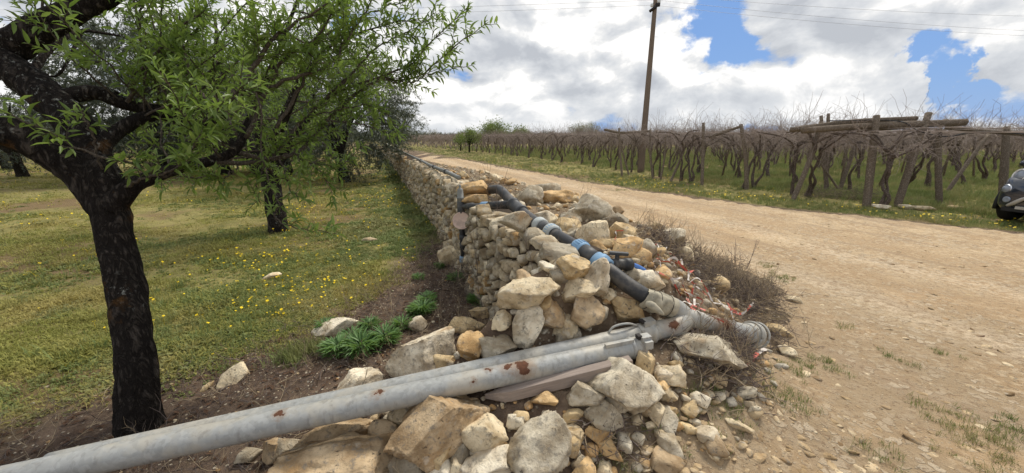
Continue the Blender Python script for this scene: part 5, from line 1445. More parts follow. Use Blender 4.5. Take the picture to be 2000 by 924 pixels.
for i in range(-9, 1):
    for j in range(0, 6):
        p = np.array([-4.5 + i * 7.5 + j * -2.6 + rs.normal(0, .5), 21 + j * 7.5 + rs.normal(0, .5)])
        if uv(*p)[1] > -1.5 or p[0] < -1.42 * p[1]: continue
        pxo = proj(np.array([p[0], p[1], 1.0]))[0]
        mk = min([(20, 'the small far-edge olive'), (120, 'the lowest black limb'), (215, 'the near black trunk'), (290, 'the near almond fork'), (345, 'the fork olive'), (440, 'the middle olive'), (535, 'the second almond trunk'), (600, 'the shaded olive'), (670, 'the drooping olive'), (745, 'the far end of the wall')], key=lambda q: abs(q[0] - pxo))[1]
        olive(2, p, rs.uniform(0, 6), rs.uniform(.8, 1.05), 'distant olive tree in back row %s, in line with %s' % (['one', 'two', 'three', 'four', 'five', 'six'][j], mk), 'distant olive trees of the grove'); k += 1

# --- trees and scrub on the skyline beyond the vineyard
def skytree(p, H, R, seed, mat, lab, low=.35, nl=3200, LL=.38, bare=False, name='tree'):
    q = np.random.RandomState(seed); b = np.array([p[0], p[1], 0.0]); root = empty(name, b, lab, 'tree'); tw = MB(); fm = MB()
    tw.add(*tube([b - [0, 0, .3], b + [0, 0, H * .3], b + [q.normal(0, .2), 0, H * .55]], [H * .035, H * .028, H * .02], 8, lump=.1))
    P = []
    for k in range(26 if not bare else 40):
        v = unit(q.normal(0, 1, 3)); v[2] = abs(v[2]) * 1.2 - .35; e = b + np.array([v[0] * R, v[1] * R, H * (.58 + .42 * v[2])]) * 1.0
        e = b + (e - b) * q.uniform(.75, 1)
        s = b + [0, 0, H * q.uniform(.25, .5)]
        tw.add(*tube(smoothpath([s, (s + e) / 2 + q.normal(0, R * .1, 3), e], 7), np.linspace(H * .012, H * .003, 7), 4))
        P.append(e + q.normal(0, R * .17, (nl // 26, 3))); P.append((s + e) / 2 + q.normal(0, R * .2, (nl // 60, 3)))
    P = np.concatenate(P); n = len(P)
    leaves_to(fm, P, q.normal(0, 1, (n, 3)), q.normal(0, 1, (n, 3)), LL * q.uniform(.6, 1.3, n), LL * q.uniform(.3, .5, n), q.rand(n), tmpl=DT, fq=DQ, ft=None)
    tw.build('trunk', M['bark_thin'] if bare else M['bark_olive'], root); tag(fm.build('crown', mat, root), kind='stuff')
def sky_at(px, d):
    a = azel(px, 268)[0]; return np.array([math.sin(a) * d, math.cos(a) * d])
skytree(sky_at(967, 92), 5.2, 3.6, 3, M['leaf_far'], 'round pale green tree on the skyline beyond the vineyard', nl=3600)
skytree(sky_at(1018, 100), 4.6, 2.6, 4, M['leaf_far'], 'smaller open-crowned tree beside the round green one', nl=1300)
skytree(sky_at(1128, 95), 5.6, 2.3, 5, M['leaf_pale'], 'bare whitish tree on the skyline, first of the pair near the pole', nl=1500, LL=.22, bare=True)
skytree(sky_at(1156, 97), 5.4, 2.2, 6, M['leaf_pale'], 'bare whitish tree on the skyline, closer to the pole of the pair', nl=1500, LL=.22, bare=True)
skytree(sky_at(845, 110), 4.6, 1.8, 7, M['leaf_pale'], 'thin leafless tree far down the track', nl=260, LL=.22, bare=True)
skytree(sky_at(916, 42), 3.0, 1.35, 8, M['leaf_far'], 'young light green tree growing among the far vines', nl=1500, LL=.16)
skytree(sky_at(899, 47), 2.5, .8, 9, M['leaf_far'], 'slim light green sapling among the far vines', nl=500, LL=.15)
bp_ = []
for q in range(4):
    m = MB(); r_ = np.random.RandomState(q); P = unit(r_.normal(0, 1, (420, 3))) * r_.uniform(.5, 1, (420, 1)) * [1.3, 1.3, .75] + [0, 0, .6]
    leaves_to(m, P, r_.normal(0, 1, (420, 3)), r_.normal(0, 1, (420, 3)), r_.uniform(.12, .3, 420), r_.uniform(.06, .14, 420), r_.rand(420), tmpl=DT, fq=DQ, ft=None)
    bp_.append(m.mesh('scrub_clump', [M['leaf_olive'], M['cane'], M['leaf_olive'], M['leaf_olive']][q]))
n = 520; az = rs.uniform(-1.2, .25, n); dd = rs.uniform(120, 190, n)
z = rs.uniform(0, .6, n)
scatter('far_woods', np.column_stack([np.sin(az) * dd, np.cos(az) * dd, z]), np.stack([0 * az, 0 * az, rs.uniform(0, 6, n)], -1), rs.uniform(1.3, 2.6, n), rs.randint(0, 4, n), bp_, 'low scrub and woods along the skyline')

# ------------------------------------------------------------------ vineyard on overhead trellis
FL = np.array([[14.6, 1.5], [11.3, 5.0], [8.6, 9.15], [6.64, 13.3], [4.77, 20.5], [1.2, 31], [-4.2, 44], [-13, 62], [-30, 95]])
fl_len = np.concatenate([[0], np.cumsum(np.linalg.norm(np.diff(FL, axis=0), axis=1))])
def front(s): return np.array([np.interp(s, fl_len, FL[:, 0]), np.interp(s, fl_len, FL[:, 1])])
NV = unit(np.array([.93, .37]))
TOPZ = 1.72
rs = np.random.RandomState(55)
def vine_meshes(seed, ncane=46, cr=.0062, seg=4, rise=9):
    q = np.random.RandomState(seed); t = MB(); c = MB()
    heads = []
    for k in range(q.choice([1, 2, 2])):
        lean = q.normal(0, .26, 2); P = [np.array([q.normal(0, .05), q.normal(0, .05), -.1])]
        hh = q.uniform(1.25, 1.55)
        for i in range(1, 7):
            s = i / 6; P.append(np.array([lean[0] * s + q.normal(0, .05), lean[1] * s + q.normal(0, .05), hh * s]))
        t.add(*tube(smoothpath(P, 20), interp([.058, .040, .031, .029, .031, .036], 20), 8, lump=.28, seed=seed + k, ls=9)); heads.append(P[-1])
        for a in range(q.randint(2, 5)):
            th = q.uniform(0, 6.28); L = q.uniform(.5, 1.2)
            Q = smoothpath([P[-1] - [0, 0, .1], P[-1] + np.array([math.cos(th) * L * .4, math.sin(th) * L * .4, q.uniform(.05, .3)]), np.array([P[-1][0] + math.cos(th) * L, P[-1][1] + math.sin(th) * L, TOPZ + q.normal(0, .06)])], 10)
            t.add(*tube(Q, np.linspace(.028, .012, 10), 6, lump=.2, seed=a)); heads += [Q[-1], Q[5]]
    for k in range(ncane):
        s = heads[q.randint(len(heads))] + q.normal(0, .05, 3); th = q.uniform(0, 6.28)
        up = q.uniform(.9, 2.0) if k < rise else q.normal(.0, .35)
        d = unit(np.array([math.cos(th), math.sin(th), up])); L = q.uniform(.4, 1.25) * (1.0 if k < rise else 1)
        P = [s]
        for i in range(seg):
            d = unit(d + q.normal(0, .28, 3) + np.array([0, 0, (-.16 if k >= rise else .02) + (.12 * (TOPZ - P[-1][2]) if k >= rise else 0)])); P.append(P[-1] + d * L / seg)
        c.add(*tube(P, np.linspace(cr, cr * .4, seg + 1), 3, cap=False))
    return t.mesh('vine_trunk', M['vinewood']), c.mesh('vine_canes', M['cane'])
VM = [vine_meshes(60 + k, 140, .0054, 5, 32) for k in range(8)]
VF = [vine_meshes(80 + k, 120, .0085, 4, 16) for k in range(4)]
def vine(x, y, k, lab, grp, far=False, s=1.0):
    r = empty('grape_vine', (x, y, float(terr(x, y))), lab, 'vine', grp); r.rotation_euler.z = rs.uniform(0, 6.28); r.scale = (1, 1, s)
    for nm, me in zip(('trunk', 'canes'), (VF if far else VM)[k]):
        o = bpy.data.objects.new(nm, me); COL.objects.link(o); o.parent = r
sites = []
SP = 2.0
for i in range(0, 60):
    for j in range(0, 62):
        f0 = front(1.0 + i * SP); p = f0 + NV * (j * SP + .25) + rs.normal(0, .16, 2)
        a = math.atan2(p[0], p[1]); d = np.hypot(*p)
        if -.5 < a < 1.0 and d < 120: sites.append((d, p[0], p[1], j, i))
sites.sort()
nf = 0; far_pts = []
for s_ in (5.0, 7.2, 8.1, 9.4, 11.6, 13.0, 15.3, 17.2): p_ = front(s_) + NV * rs.uniform(-.1, .5); sites.append((np.hypot(*p_), p_[0], p_[1], 1, 0))
sites.sort()
CARP = np.array([10.4, 7.6])
ORD = ['first', 'second', 'third', 'fourth', 'fifth', 'sixth', 'seventh', 'eighth', 'ninth', 'tenth', 'eleventh', 'twelfth', 'thirteenth', 'fourteenth', 'fifteenth', 'sixteenth', 'seventeenth', 'eighteenth', 'nineteenth', 'twentieth']
cnt = 0; ordn = 0
ROWN = ['one', 'two', 'three', 'four', 'five', 'six', 'seven', 'eight', 'nine', 'ten', 'eleven', 'twelve', 'thirteen']
LINE = [(880, 'the far end of the rows'), (916, 'the light green young tree'), (967, 'the round pale green skyline tree'), (1018, 'the open-crowned skyline tree'), (1090, 'the gap before the bare whitish trees'), (1145, 'the bare whitish trees'), (1200, 'the thin crooked overhead pole'), (1253, 'the utility pole'), (1310, 'the pale grey leaning prop'),
        (1372, 'the tall straight post'), (1452, 'the square-headed post'), (1520, 'the gap before the piled logs'), (1580, 'the near butt of the piled logs'), (1612, 'the forked post'), (1665, 'the dark leaning prop'), (1702, 'the thickest gnarled post'), (1785, 'the split-headed leaning post'), (1834, 'the pale upright post'), (1895, 'the long slanting prop'), (1962, 'the dark post behind the car'), (2100, 'the parked car')]
def lineup(x, y):
    px = proj(np.array([x, y, 1.0]))[0]
    return min(LINE, key=lambda q: abs(q[0] - px))[1]
for d, x, y, j, i in sites:
    if np.hypot(x - 11.2, y - 8.4) < 2.4: continue
    if cnt < 290:
        if j == 0 and ordn < 20 and d > 8:
            vine(x, y, cnt % 8, 'bare twisted grapevine in the front row, %s one counted from the dark car' % ORD[ordn], 'front row of vines'); ordn += 1
        else:
            vine(x, y, cnt % (8 if d < 28 else 4), 'bare grapevine in row %s, in line with %s' % (ROWN[min(j, 12)], lineup(x, y)), 'vines inside the vineyard', d >= 28)
        cnt += 1
    else: far_pts.append((x, y))
fp = np.array(far_pts); n = len(fp)
FVM = []
for k in range(4):
    q = MB()
    for me in vine_meshes(90 + k, 34, .013, 3, 5):
        v = np.zeros(len(me.vertices) * 3, np.float32); me.vertices.foreach_get('co', v)
        q.add(v.reshape(-1, 3), [np.array([p.vertices[:] for p in me.polygons if len(p.vertices) == z]).reshape(-1, z) for z in (3, 4)])
    FVM.append(q.mesh('far_vine', M['cane']))
print('vines', cnt, n)
scatter('distant_vines', np.column_stack([fp, terr(fp[:, 0], fp[:, 1])]), np.stack([np.zeros(n), np.zeros(n), rs.uniform(0, 6.28, n)], -1), rs.uniform(.94, 1.06, n), rs.randint(0, 4, n), FVM, 'distant rows of bare vines')

# hand-placed posts and props along the front row
def post(x0, y0, x1, y1, r, lab, r1=None, bend=.03, nm='vineyard_post', dz=0.0):
    b = G(x0, y0, 0.0); t = proj(b)[2]; e = T(x1, y1, t)
    mid = (b + e) / 2 + rs.normal(0, bend, 3) * [1, 1, .2]
    P = smoothpath([b - [0, 0, .2], b, mid, e], 16)
    m = MB(); m.add(*tube(P, interp([r * 1.05, r, r, r1 or r * .85], 16), 10, lump=.10, seed=rs.randint(999), ls=7))
    o = tag(m.build(nm, M['postwood'], at=b), lab, 'post'); return o
POSTS = [
 (1371, 362, 1374, 240, .055, 'straight grey-brown post standing tall in the front row'),
 (1458, 370, 1447, 243, .062, 'brown post with a square head next along from the tall straight one'),
 (1310, 355, 1342, 275, .045, 'pale grey prop leaning toward the tall straight post'),
 (1548, 392, 1604, 238, .06, 'long grey prop leaning under the log ends'),
 (1616, 374, 1604, 226, .055, 'upright post with a forked top below the piled logs'),
 (1612, 374, 1618, 222, .05, 'short second stub of the forked post'),
 (1640, 372, 1690, 232, .058, 'dark prop leaning beneath the middle of the piled logs'),
 (1692, 402, 1712, 226, .085, 'thickest gnarled post carrying the piled logs'),
 (1752, 403, 1814, 221, .075, 'thick leaning post whose split head rises above the logs'),
 (1834, 400, 1834, 252, .065, 'pale upright post under the far end of the logs'),
 (1848, 378, 1932, 262, .05, 'long slanting prop between the pale upright post and the car'),
 (1957, 396, 1966, 248, .075, 'dark upright post just behind the car'),
 (1215, 346, 1209, 250, .045, 'post under the near end of the thin overhead pole, beside the utility pole'),
 (1228, 342, 1206, 262, .038, 'thin strut crossing the post beside the utility pole'),
 (1275, 349, 1270, 253, .042, 'small post under the other end of the thin overhead pole'),
 (1290, 352, 1300, 262, .035, 'slender prop just past the utility pole'),
 (1640, 376, 1588, 300, .03, 'thin crooked strut low behind the forked post'),
]
for q in POSTS: post(*q)
def pole_between(P, r, lab, nm, mat, cat, r1=None):
    Q = smoothpath(P, 20); m = MB(); m.add(*tube(Q, np.linspace(r, r1 or r * .8, 20), 10, lump=.09, seed=rs.randint(99), ls=6))
    return tag(m.build(nm, mat, at=P[0]), lab, cat)
pole_between([T(1545, 254, 9.5), T(1660, 238, 9.4), T(1790, 231, 9.2)], .066, 'long thin upper log of the pile laid over the vineyard corner posts', 'log', M['postwood'], 'log')
pole_between([T(1568, 255, 9.2), T(1700, 246, 9.2), T(1885, 239, 9.0)], .078, 'thick lower log of the pile ending in a rounded butt toward the car', 'log', M['postwood'], 'log', .084)
pole_between([T(1685, 254, 9.7), T(1780, 246, 9.5), T(1850, 236, 9.3)], .06, 'short dark log squeezed behind the thick lower log', 'log', M['postwood'], 'log')
pole_between([T(1845, 249, 9.8), T(1930, 257, 9.3), T(2080, 268, 8.6)], .05, 'log running on from the pile over the car', 'log', M['postwood'], 'log')
pole_between([T(1180, 253, 18.3), T(1215, 259, 18.0), T(1272, 256, 17.4)], .06, 'thin crooked overhead pole beside the utility pole', 'log', M['postwood'], 'log', .05)
pole_between([T(1385, 268, 13.2), T(1420, 256, 13.0), T(1450, 246, 12.8)], .055, 'slanting rail between the tall straight post and the square-headed post', 'log', M['postwood'], 'log')
m = MB(); m.add(*tube(smoothpath([T(1620, 236, 9.3), T(1750, 236, 9.1), T(1795, 256, 9.0), T(1850, 267, 8.9), T(1910, 258, 8.8), T(2080, 266, 8.3)], 40), .012, 6)); tag(m.build('irrigation_hose', M['hose'], at=T(1750, 236, 9.1)), 'black irrigation hose sagging beneath the piled logs', 'hose')
for k, (dz, off) in enumerate(((0, .15), (.06, .5), (-.05, 1.0), (.05, 1.7), (0, 2.4), (.04, 3.4), (0, 4.5), (.03, 6), (0, 8))):
    P = np.array([np.append(front(s) + NV * off, TOPZ + dz + .03 * math.sin(s * 1.4 + k)) for s in np.arange(0, 70, .8)])
    m = MB(); m.add(*tube(P, .006, 4, cap=False)); tag(m.build('trellis_wire', M['cane'], at=P[0]), 'dark overhead trellis wire strung along the vineyard rows', 'wire', 'overhead trellis wires')
for k in range(16):
    s = 3 + k * 2.1; a = np.append(front(s), TOPZ + .02); b = np.append(front(s) + NV * 30, TOPZ + .02)
    m = MB(); m.add(*tube(np.linspace(a, b, 14) + rs.normal(0, .02, (14, 3)), .006, 4, cap=False)); tag(m.build('cross_wire', M['cane'], at=a), 'dark overhead wire crossing the vineyard rows', 'wire', 'overhead cross wires')
# extra interior props that read as a thicket of stakes
PMESH = []
for k in range(5):
    q = np.random.RandomState(k); ln = q.normal(0, .22, 2)
    PMESH.append(MB().add(*tube([np.array([0, 0, -.1]), np.array([ln[0] * .5, ln[1] * .5, 1.0]), np.array([ln[0], ln[1], TOPZ + q.uniform(0, .15)])], [.034, .032, .030], 8, lump=.08, seed=k)).mesh('stake', M['postwood']))
for k in range(48):
    p = front(2 + rs.rand() ** 1.4 * 55) + NV * (rs.randint(0, 6) * 2.1 + rs.uniform(-.2, 1.2))
    if np.hypot(p[0] - 11.2, p[1] - 8.4) < 2.4 or np.hypot(*p) < 8.5: continue
    o = bpy.data.objects.new('vine_stake', PMESH[k % 5]); COL.objects.link(o); o.location = (p[0], p[1], float(terr(*p))); o.rotation_euler.z = rs.uniform(0, 6.28)
    tag(o, 'leaning wooden stake propping the vines in line with %s' % lineup(*p), 'stake', 'leaning stakes among the vines')

# ------------------------------------------------------------------ utility pole and lines
b = G(1251, 337, 0.0); tpx = proj(b)[2]; top = T(1281.5, -14, tpx)
up_ = empty('utility_pole', b, 'tall slim leaning utility pole rising out of the vineyard', 'utility pole')
m = MB(); m.add(*tube(np.linspace(b - [0, 0, .4], top, 14), np.linspace(.155, .092, 14), 16, lump=.015)); m.build('pole', simple('pole_wood', (.165, .125, .092), .9, .15, var=.25, vs=1.2, bump=.3), up_)
m = MB(); cpt = T(1278, 16, tpx); m.add(*tube([cpt + [-.24, -.12, -.17], cpt + [.16, -.12, .13]], .065, 8)); m.add(*box(cpt + [.1, -.13, .10], (.2, .1, .14))); m.build('bracket', M['iron'], up_)
for e in ((-.17, -.13, .0), (.15, -.13, .16), (.18, -.1, .36)):
    m = MB(); m.add(*lathe(cpt + np.array(e), (0, 0, 1), [(0, .02), (.02, .05), (.05, .075), (.07, .045), (.09, .08), (.12, .055), (.15, .05), (.16, 0)], 14)); m.build('insulator', M['porcelain'], up_)
def line(P0, P1, P2, lab, grp='power lines in the sky'):
    m = MB()
    for a, c in ((P0, P1), (P1, P2)):
        s = np.linspace(0, 1, 30)[:, None]; Q = a * (1 - s) + c * s; Q[:, 2] -= .5 * (4 * s * (1 - s))[:, 0]
        m.add(*tube(Q, .0055, 4, cap=False))
    tag(m.build('power_line', M['wire'], at=P1), lab, 'power line', grp)
line(T(-300, 22, 30), T(1276, 10, tpx), T(2500, 78, 24), 'lower power line tied to the bracket of the utility pole')
line(T(-300, 8, 30), T(1283, 0, tpx), T(2500, 68, 24), 'power line running just above the lower one')
line(T(-300, -20, 33), T(1284, -10, tpx), T(2500, 28, 26), 'highest faint power line, above the other two')

# ------------------------------------------------------------------ car
def car():
    fdir = unit(np.array([-.96, -.27])); rdir = np.array([fdir[1], -fdir[0]])     # heading, and the car's own right side
    if rdir @ np.array([-1, 0.]) < 0: rdir = -rdir
    corner = T(1930, 400, 7.4)[:2]
    c = corner - rdir * .88 - fdir * 1.95
    root = empty('parked_car', (c[0], c[1], 0.0), 'dark blue compact crossover car parked beside the vineyard posts', 'car')
    root.rotation_euler.z = math.atan2(fdir[1], fdir[0])       # local +x = heading, +y = its left
    def loc(m, name, mat, parent=root, smooth=True):
        o = bpy.data.objects.new(name, m.mesh(name, mat, smooth)); COL.objects.link(o); o.parent = parent; return o
    paint = simple('dark_blue_paint', (.012, .018, .032), .22, .6, var=.08, coat=.8)
    glass = simple('car_glass', (.02, .025, .028), .06, .7); black = simple('black_trim', (.018, .018, .019), .6, .3)
    silver = simple('silver_trim', (.42, .40, .36), .4, .5, var=.06, dirt=((.3, .25, .18), .3)); chrome = simple('lamp_chrome', (.75, .77, .8), .12, .8, metal=.7)
    lens = simple('lamp_lens', (.22, .25, .30), .05, .9); rub_ = simple('tyre_rubber', (.016, .016, .016), .85, .2)
    # body: lofted half-sections along x  (x, half width, z bottom, z belt, z top, top half width)
    st = [(2.06, .50, .34, .60, .66, .42), (2.03, .66, .27, .62, .74, .58), (1.96, .78, .24, .66, .84, .70), (1.80, .85, .23, .72, .93, .76), (1.5, .885, .23, .80, .99, .78), (1.1, .895, .23, .86, 1.03, .78), (.85, .895, .23, .90, 1.06, .77),
          (0, .895, .22, .93, 1.06, .77), (-1.0, .895, .22, .95, 1.08, .77), (-1.7, .88, .24, .96, 1.10, .76), (-2.0, .82, .30, .94, 1.08, .70), (-2.1, .70, .38, .88, 1.0, .60)]
    V = []; k = 16
    for x, w, zb, zm, zt, wt_ in st:
        half = [(w * .72, zb), (w * .95, zb + .05), (w, zb + (zm - zb) * .35), (w * 1.0, zb + (zm - zb) * .7), (w * .985, zm), (wt_ + (w - wt_) * .45, zm + (zt - zm) * .62), (wt_, zt - .02), (wt_ * .55, zt + .005)]
        V += [(x, y, z) for y, z in half] + [(x, -y, z) for y, z in half[::-1]]
    i = np.arange(len(st) - 1)[:, None] * k; j = np.arange(k)[None, :]; j2 = (j + 1) % k
    m = MB(); m.add(V, [np.stack([i + j, i + j2, i + k + j2, i + k + j], -1).reshape(-1, 4), np.arange(k)[None, ::-1], (np.arange(k) + (len(st) - 1) * k)[None]])
    o = loc(m, 'body', paint); ss_ = o.modifiers.new('sub', 'SUBSURF'); ss_.levels = ss_.render_levels = 2
    # cabin
    V = []; st = [(.95, .74, 1.02, .70), (.35, .70, 1.50, .56), (-.2, .72, 1.60, .58), (-1.1, .71, 1.59, .57), (-1.7, .70, 1.48, .54), (-2.0, .70, 1.05, .66)]
    for x, w, zt, wt_ in st: V += [(x, w + .03, 1.0), (x, (w + wt_) / 2 + .03, (1.0 + zt) / 2), (x, wt_, zt - .03), (x, wt_ * .5, zt), (x, -wt_ * .5, zt), (x, -wt_, zt - .03), (x, -(w + wt_) / 2 - .03, (1.0 + zt) / 2), (x, -w - .03, 1.0)]
    k = 8; i = np.arange(len(st) - 1)[:, None] * k; j = np.arange(k)[None, :]; j2 = (j + 1) % k
    m = MB(); m.add(V, [np.stack([i + j, i + j2, i + k + j2, i + k + j], -1).reshape(-1, 4), np.arange(k)[None, ::-1], (np.arange(k) + (len(st) - 1) * k)[None]])
    o = loc(m, 'cabin_glass', glass); o.modifiers.new('sub', 'SUBSURF').levels = 2
    m = MB(); xx = np.linspace(.32, -1.75, 9)
    V = []
    for x in xx:
        zt = np.interp(x, [-2, -1.7, -1.1, -.2, .35], [1.3, 1.50, 1.61, 1.62, 1.52]); V += [(x, y, zt + .012 - .05 * abs(y / .55) ** 3) for y in np.linspace(-.56, .56, 7)]
    i = np.arange(8)[:, None] * 7; j = np.arange(6)[None, :]
    m.add(V, [np.stack([i + j, i + j + 1, i + 7 + j + 1, i + 7 + j], -1).reshape(-1, 4)]); o = loc(m, 'roof', paint); o.modifiers.new('thick', 'SOLIDIFY').thickness = .03
    for sgn, nm in ((-1, 'right'), (1, 'left')):
        y = sgn
        # upper lamp: round eye with bright ring, on the bonnet shoulder
        n = unit(np.array([.86, .46 * y, .22])); c0 = np.array([1.82, .64 * y, .905])
        m = MB(); m.add(*lathe(c0 - n * .05, n, [(0, .12), (.05, .135), (.062, .125), (.066, .105)], 24)); h = loc(m, 'headlight', chrome)
        m = MB(); m.add(*lathe(c0 + n * .004, n, [(0, .108), (.03, .085), (.045, .04), (.048, 0)], 24)); loc(m, 'headlight_lens', lens, h)
        m = MB(); m.add(*lathe(c0 + n * .02, n, [(0, .125), (.016, .121), (.02, .110), (.004, .104)], 24)); loc(m, 'light_ring', M['white'], h)
        n = unit(np.array([.90, .40 * y, .05])); c0 = np.array([1.985, .70 * y, .66])
        m = MB(); m.add(*lathe(c0 - n * .06, n, [(0, .075), (.06, .088), (.07, .078)], 22)); h = loc(m, 'lower_headlight', chrome)
        m = MB(); m.add(*lathe(c0, n, [(0, .07), (.02, .06), (.032, 0)], 20)); loc(m, 'headlight_lens', lens, h)
        n = unit(np.array([.95, .3 * y, 0])); c0 = np.array([2.045, .64 * y, .47])
        m = MB(); m.add(*lathe(c0 - n * .06, n, [(0, .05), (.06, .055), (.065, .04), (.05, 0)], 16)); loc(m, 'fog_lamp', lens)
        m = MB(); pth = smoothpath([[2.03, .60 * y, .36], [2.075, .52 * y, .42], [2.10, .40 * y, .52], [2.11, .25 * y, .555], [2.115, 0, .56]], 20)
        m.add(*tube(pth, interp([.03, .036, .03, .028], 20), 8)); loc(m, 'bumper_trim', silver)
        for x in (1.32, -1.30):
            m = MB(); m.add(*lathe((x, y * .70, .335), (0, y, 0), [(0, .22), (0, .30), (.02, .325), (.05, .335), (.16, .335), (.19, .325), (.205, .30), (.20, .22)], 30)); wl = empty('wheel', (0, 0, 0), None, None); wl.parent = root
            loc(m, 'tyre', rub_, wl)
            m = MB(); m.add(*lathe((x, y * .86, .335), (0, y, 0), [(0, .22), (.035, .215), (.02, .19), (.0, .05), (.02, .04), (.025, 0)], 24))
            for a in range(5):
                th = a / 5 * 6.283; m.add(*box((x + math.cos(th) * .12, y * .885, .335 + math.sin(th) * .12), (.2, .02, .05), [[math.cos(th), 0, math.sin(th)], [0, 1, 0], [-math.sin(th), 0, math.cos(th)]]))
            loc(m, 'rim', silver, wl)
            m = MB(); th = np.linspace(-.25, math.pi + .25, 20); m.add(*tube(np.stack([x + np.cos(th) * .385, np.full(20, y * .885), .335 + np.sin(th) * .385], -1), .038, 6)); loc(m, 'wheel_arch', black)
        m = MB(); v, f = ico(3); m.add(v * [.09, .12, .08] + [.72, y * 1.02, 1.08], [f]); loc(m, 'door_mirror', paint)
        m = MB(); m.add(*box((0, y * .90, .30), (2.0, .03, .14))); loc(m, 'sill_trim', black)
    m = MB(); m.add(*box((2.07, 0, .44), (.06, .74, .16))); m.add(*box((2.055, 0, .30), (.06, 1.3, .07))); loc(m, 'lower_grille', black, smooth=False)
    m = MB(); m.add(*box((2.085, 0, .345), (.05, .95, .05))); loc(m, 'skid_plate', silver, smooth=False)
    m = MB(); m.add(*box((2.085, 0, .405), (.04, .64, .014))); loc(m, 'grille_bar', silver, smooth=False)
    m = MB(); m.add(*box((2.05, 0, .73), (.05, .9, .05))); loc(m, 'upper_grille', black, smooth=False)
car()

# ------------------------------------------------------------------ turf, weeds and flowers
rs = np.random.RandomState(91)
def blades(seed, n, R, h, w, spread, broad=0.0):
    q = np.random.RandomState(seed); m = MB(); V, Fq, Ft, C = [], [], [], []
    for k in range(n):
        a = q.uniform(0, 6.28); r = R * math.sqrt(q.rand()); b = np.array([math.cos(a) * r, math.sin(a) * r, 0])
        th = q.uniform(0, 6.28); d = np.array([math.cos(th), math.sin(th), 0]) * spread * q.uniform(.3, 1.2); H = h * q.uniform(.5, 1.2)
        s = np.array([-math.sin(th), math.cos(th), 0]) * w * q.uniform(.7, 1.3) * .5
        if q.rand() < broad:
            s = s * 3.2; H *= .6; d = d * 1.5
        o = len(V); mid = b + d * H * .45 + [0, 0, H * .65]; tip = b + d * H * 1.1 + [0, 0, H * (.95 if spread < .8 else .75)]
        V += [b - s * .6, b + s * .6, mid - s, mid + s, tip]; Fq.append([o, o + 1, o + 3, o + 2]); Ft.append([o + 2, o + 3, o + 4])
        t = q.rand(); C += [[t, t, t, 1]] * 5
    m.add(V, [np.array(Fq), np.array(Ft)], np.array(C)); return m
GP = [blades(k, 16, .075, .05, .0045, .9, .35).mesh('grass_clump', M['grass']) for k in range(4)] + [blades(k + 9, 16, .06, .05, .007, .8, .6).mesh('grass_clump', M['grass_lush']) for k in range(2)]
GL = [blades(k + 20, 18, .07, .10, .005, .6, .15).mesh('grass_clump', M['grass_lush']) for k in range(5)]
def polar(n, a0, a1, d0, d1):
    d = np.exp(rs.uniform(math.log(d0), math.log(d1), n)); a = rs.uniform(a0, a1, n)
    return np.column_stack([d * np.sin(a), d * np.cos(a)]), d
def put(nm, c, scl, protos, lab, lo=0, zr=.12, pick=None):
    n = len(c); scatter(nm, np.column_stack([c, terr(c[:, 0], c[:, 1]) - .004]), np.stack([rs.normal(0, zr, n), rs.normal(0, zr, n), rs.uniform(0, 6.28, n)], -1), scl, rs.randint(0, len(protos), n) if pick is None else pick, protos, lab)
c, d = polar(105000, -1.05, .05, 1.7, 45)
u, v = uv(c[:, 0], c[:, 1]); nz = fbm(c * 1.0, 41, 3); nz_b = fbm(c * 3.5, 42, 3); bare = fbm(c * [.5, .9] + 3, 43, 4) + .16 * sstep(-3, -7, c[:, 0])
sd_ = soil_depth(c[:, 0], c[:, 1]) + .45 * nz + .3 * nz_b
prob = sstep(.30, -.30, sd_) * np.clip(.78 - 1.5 * np.clip(bare - .02, 0, 1) * 1.3, .08, 1)
near_wall = (v < .92) & (v > .45) & (u > 6.6)
prob = np.where((v < .92) & (u > 6.2) & (v > .2), 1, prob)
k = (v < .92) & (rs.rand(len(c)) < prob)
lush = (sstep(1.6, .2, np.abs(v - .45)) * (u > 5.5) + .5 * (fbm(c * .7, 45, 3) > .12))[k]
pick = np.where(rs.rand(k.sum()) < lush, rs.randint(4, 6, k.sum()), rs.randint(0, 4, k.sum()))
put('grove_grass', c[k], (.72 + .8 * np.clip(fbm(c[k] * 1.9, 48, 3) + .15, 0, 1)) * (np.clip(.8 + d[k] * .035, .8, 1.7) * rs.uniform(.6, 1.3, k.sum()) * (1 + 1.1 * near_wall[k])), GP, 'short weedy grass of the grove', pick=pick)
grove_c, grove_d = c[k], d[k]
# verge and vineyard floor
c, d = polar(76000, -.35, 1.02, 5, 70)
rdv = np.maximum(road_depth(c[:, 0], c[:, 1]), -9); left = c[:, 0] < np.interp(c[:, 1], LY, LX); nz = fbm(c * 1.1, 51, 3); nzb = fbm(c * .45, 52, 3)
fd = np.array([np.min((p[0] - np.interp(p[1], FL[:, 1], FL[:, 0]))) if 1 < p[1] < 95 else 0 for p in c])
bare_row = np.exp(-((fd + .15) / .55) ** 2) * (nz > -.35)
k = (~left) & (rdv < -.05 + .35 * nz) & (rs.rand(len(c)) < np.clip(1.0 - .75 * bare_row - .6 * (nzb > .25), .1, 1)) & (rs.rand(len(c)) < sstep(.35, -.8, rdv + .4 * nz))
tall = np.where(fd > .5, 1.5, .85)
put('verge_grass', c[k], tall[k] * np.clip(.7 + d[k] * .02, .7, 1.5) * rs.uniform(.5, 1.2, k.sum()), GL, 'green grass of the verge and vineyard floor')
verge_c, verge_d, verge_f = c[k], d[k], fd[k]
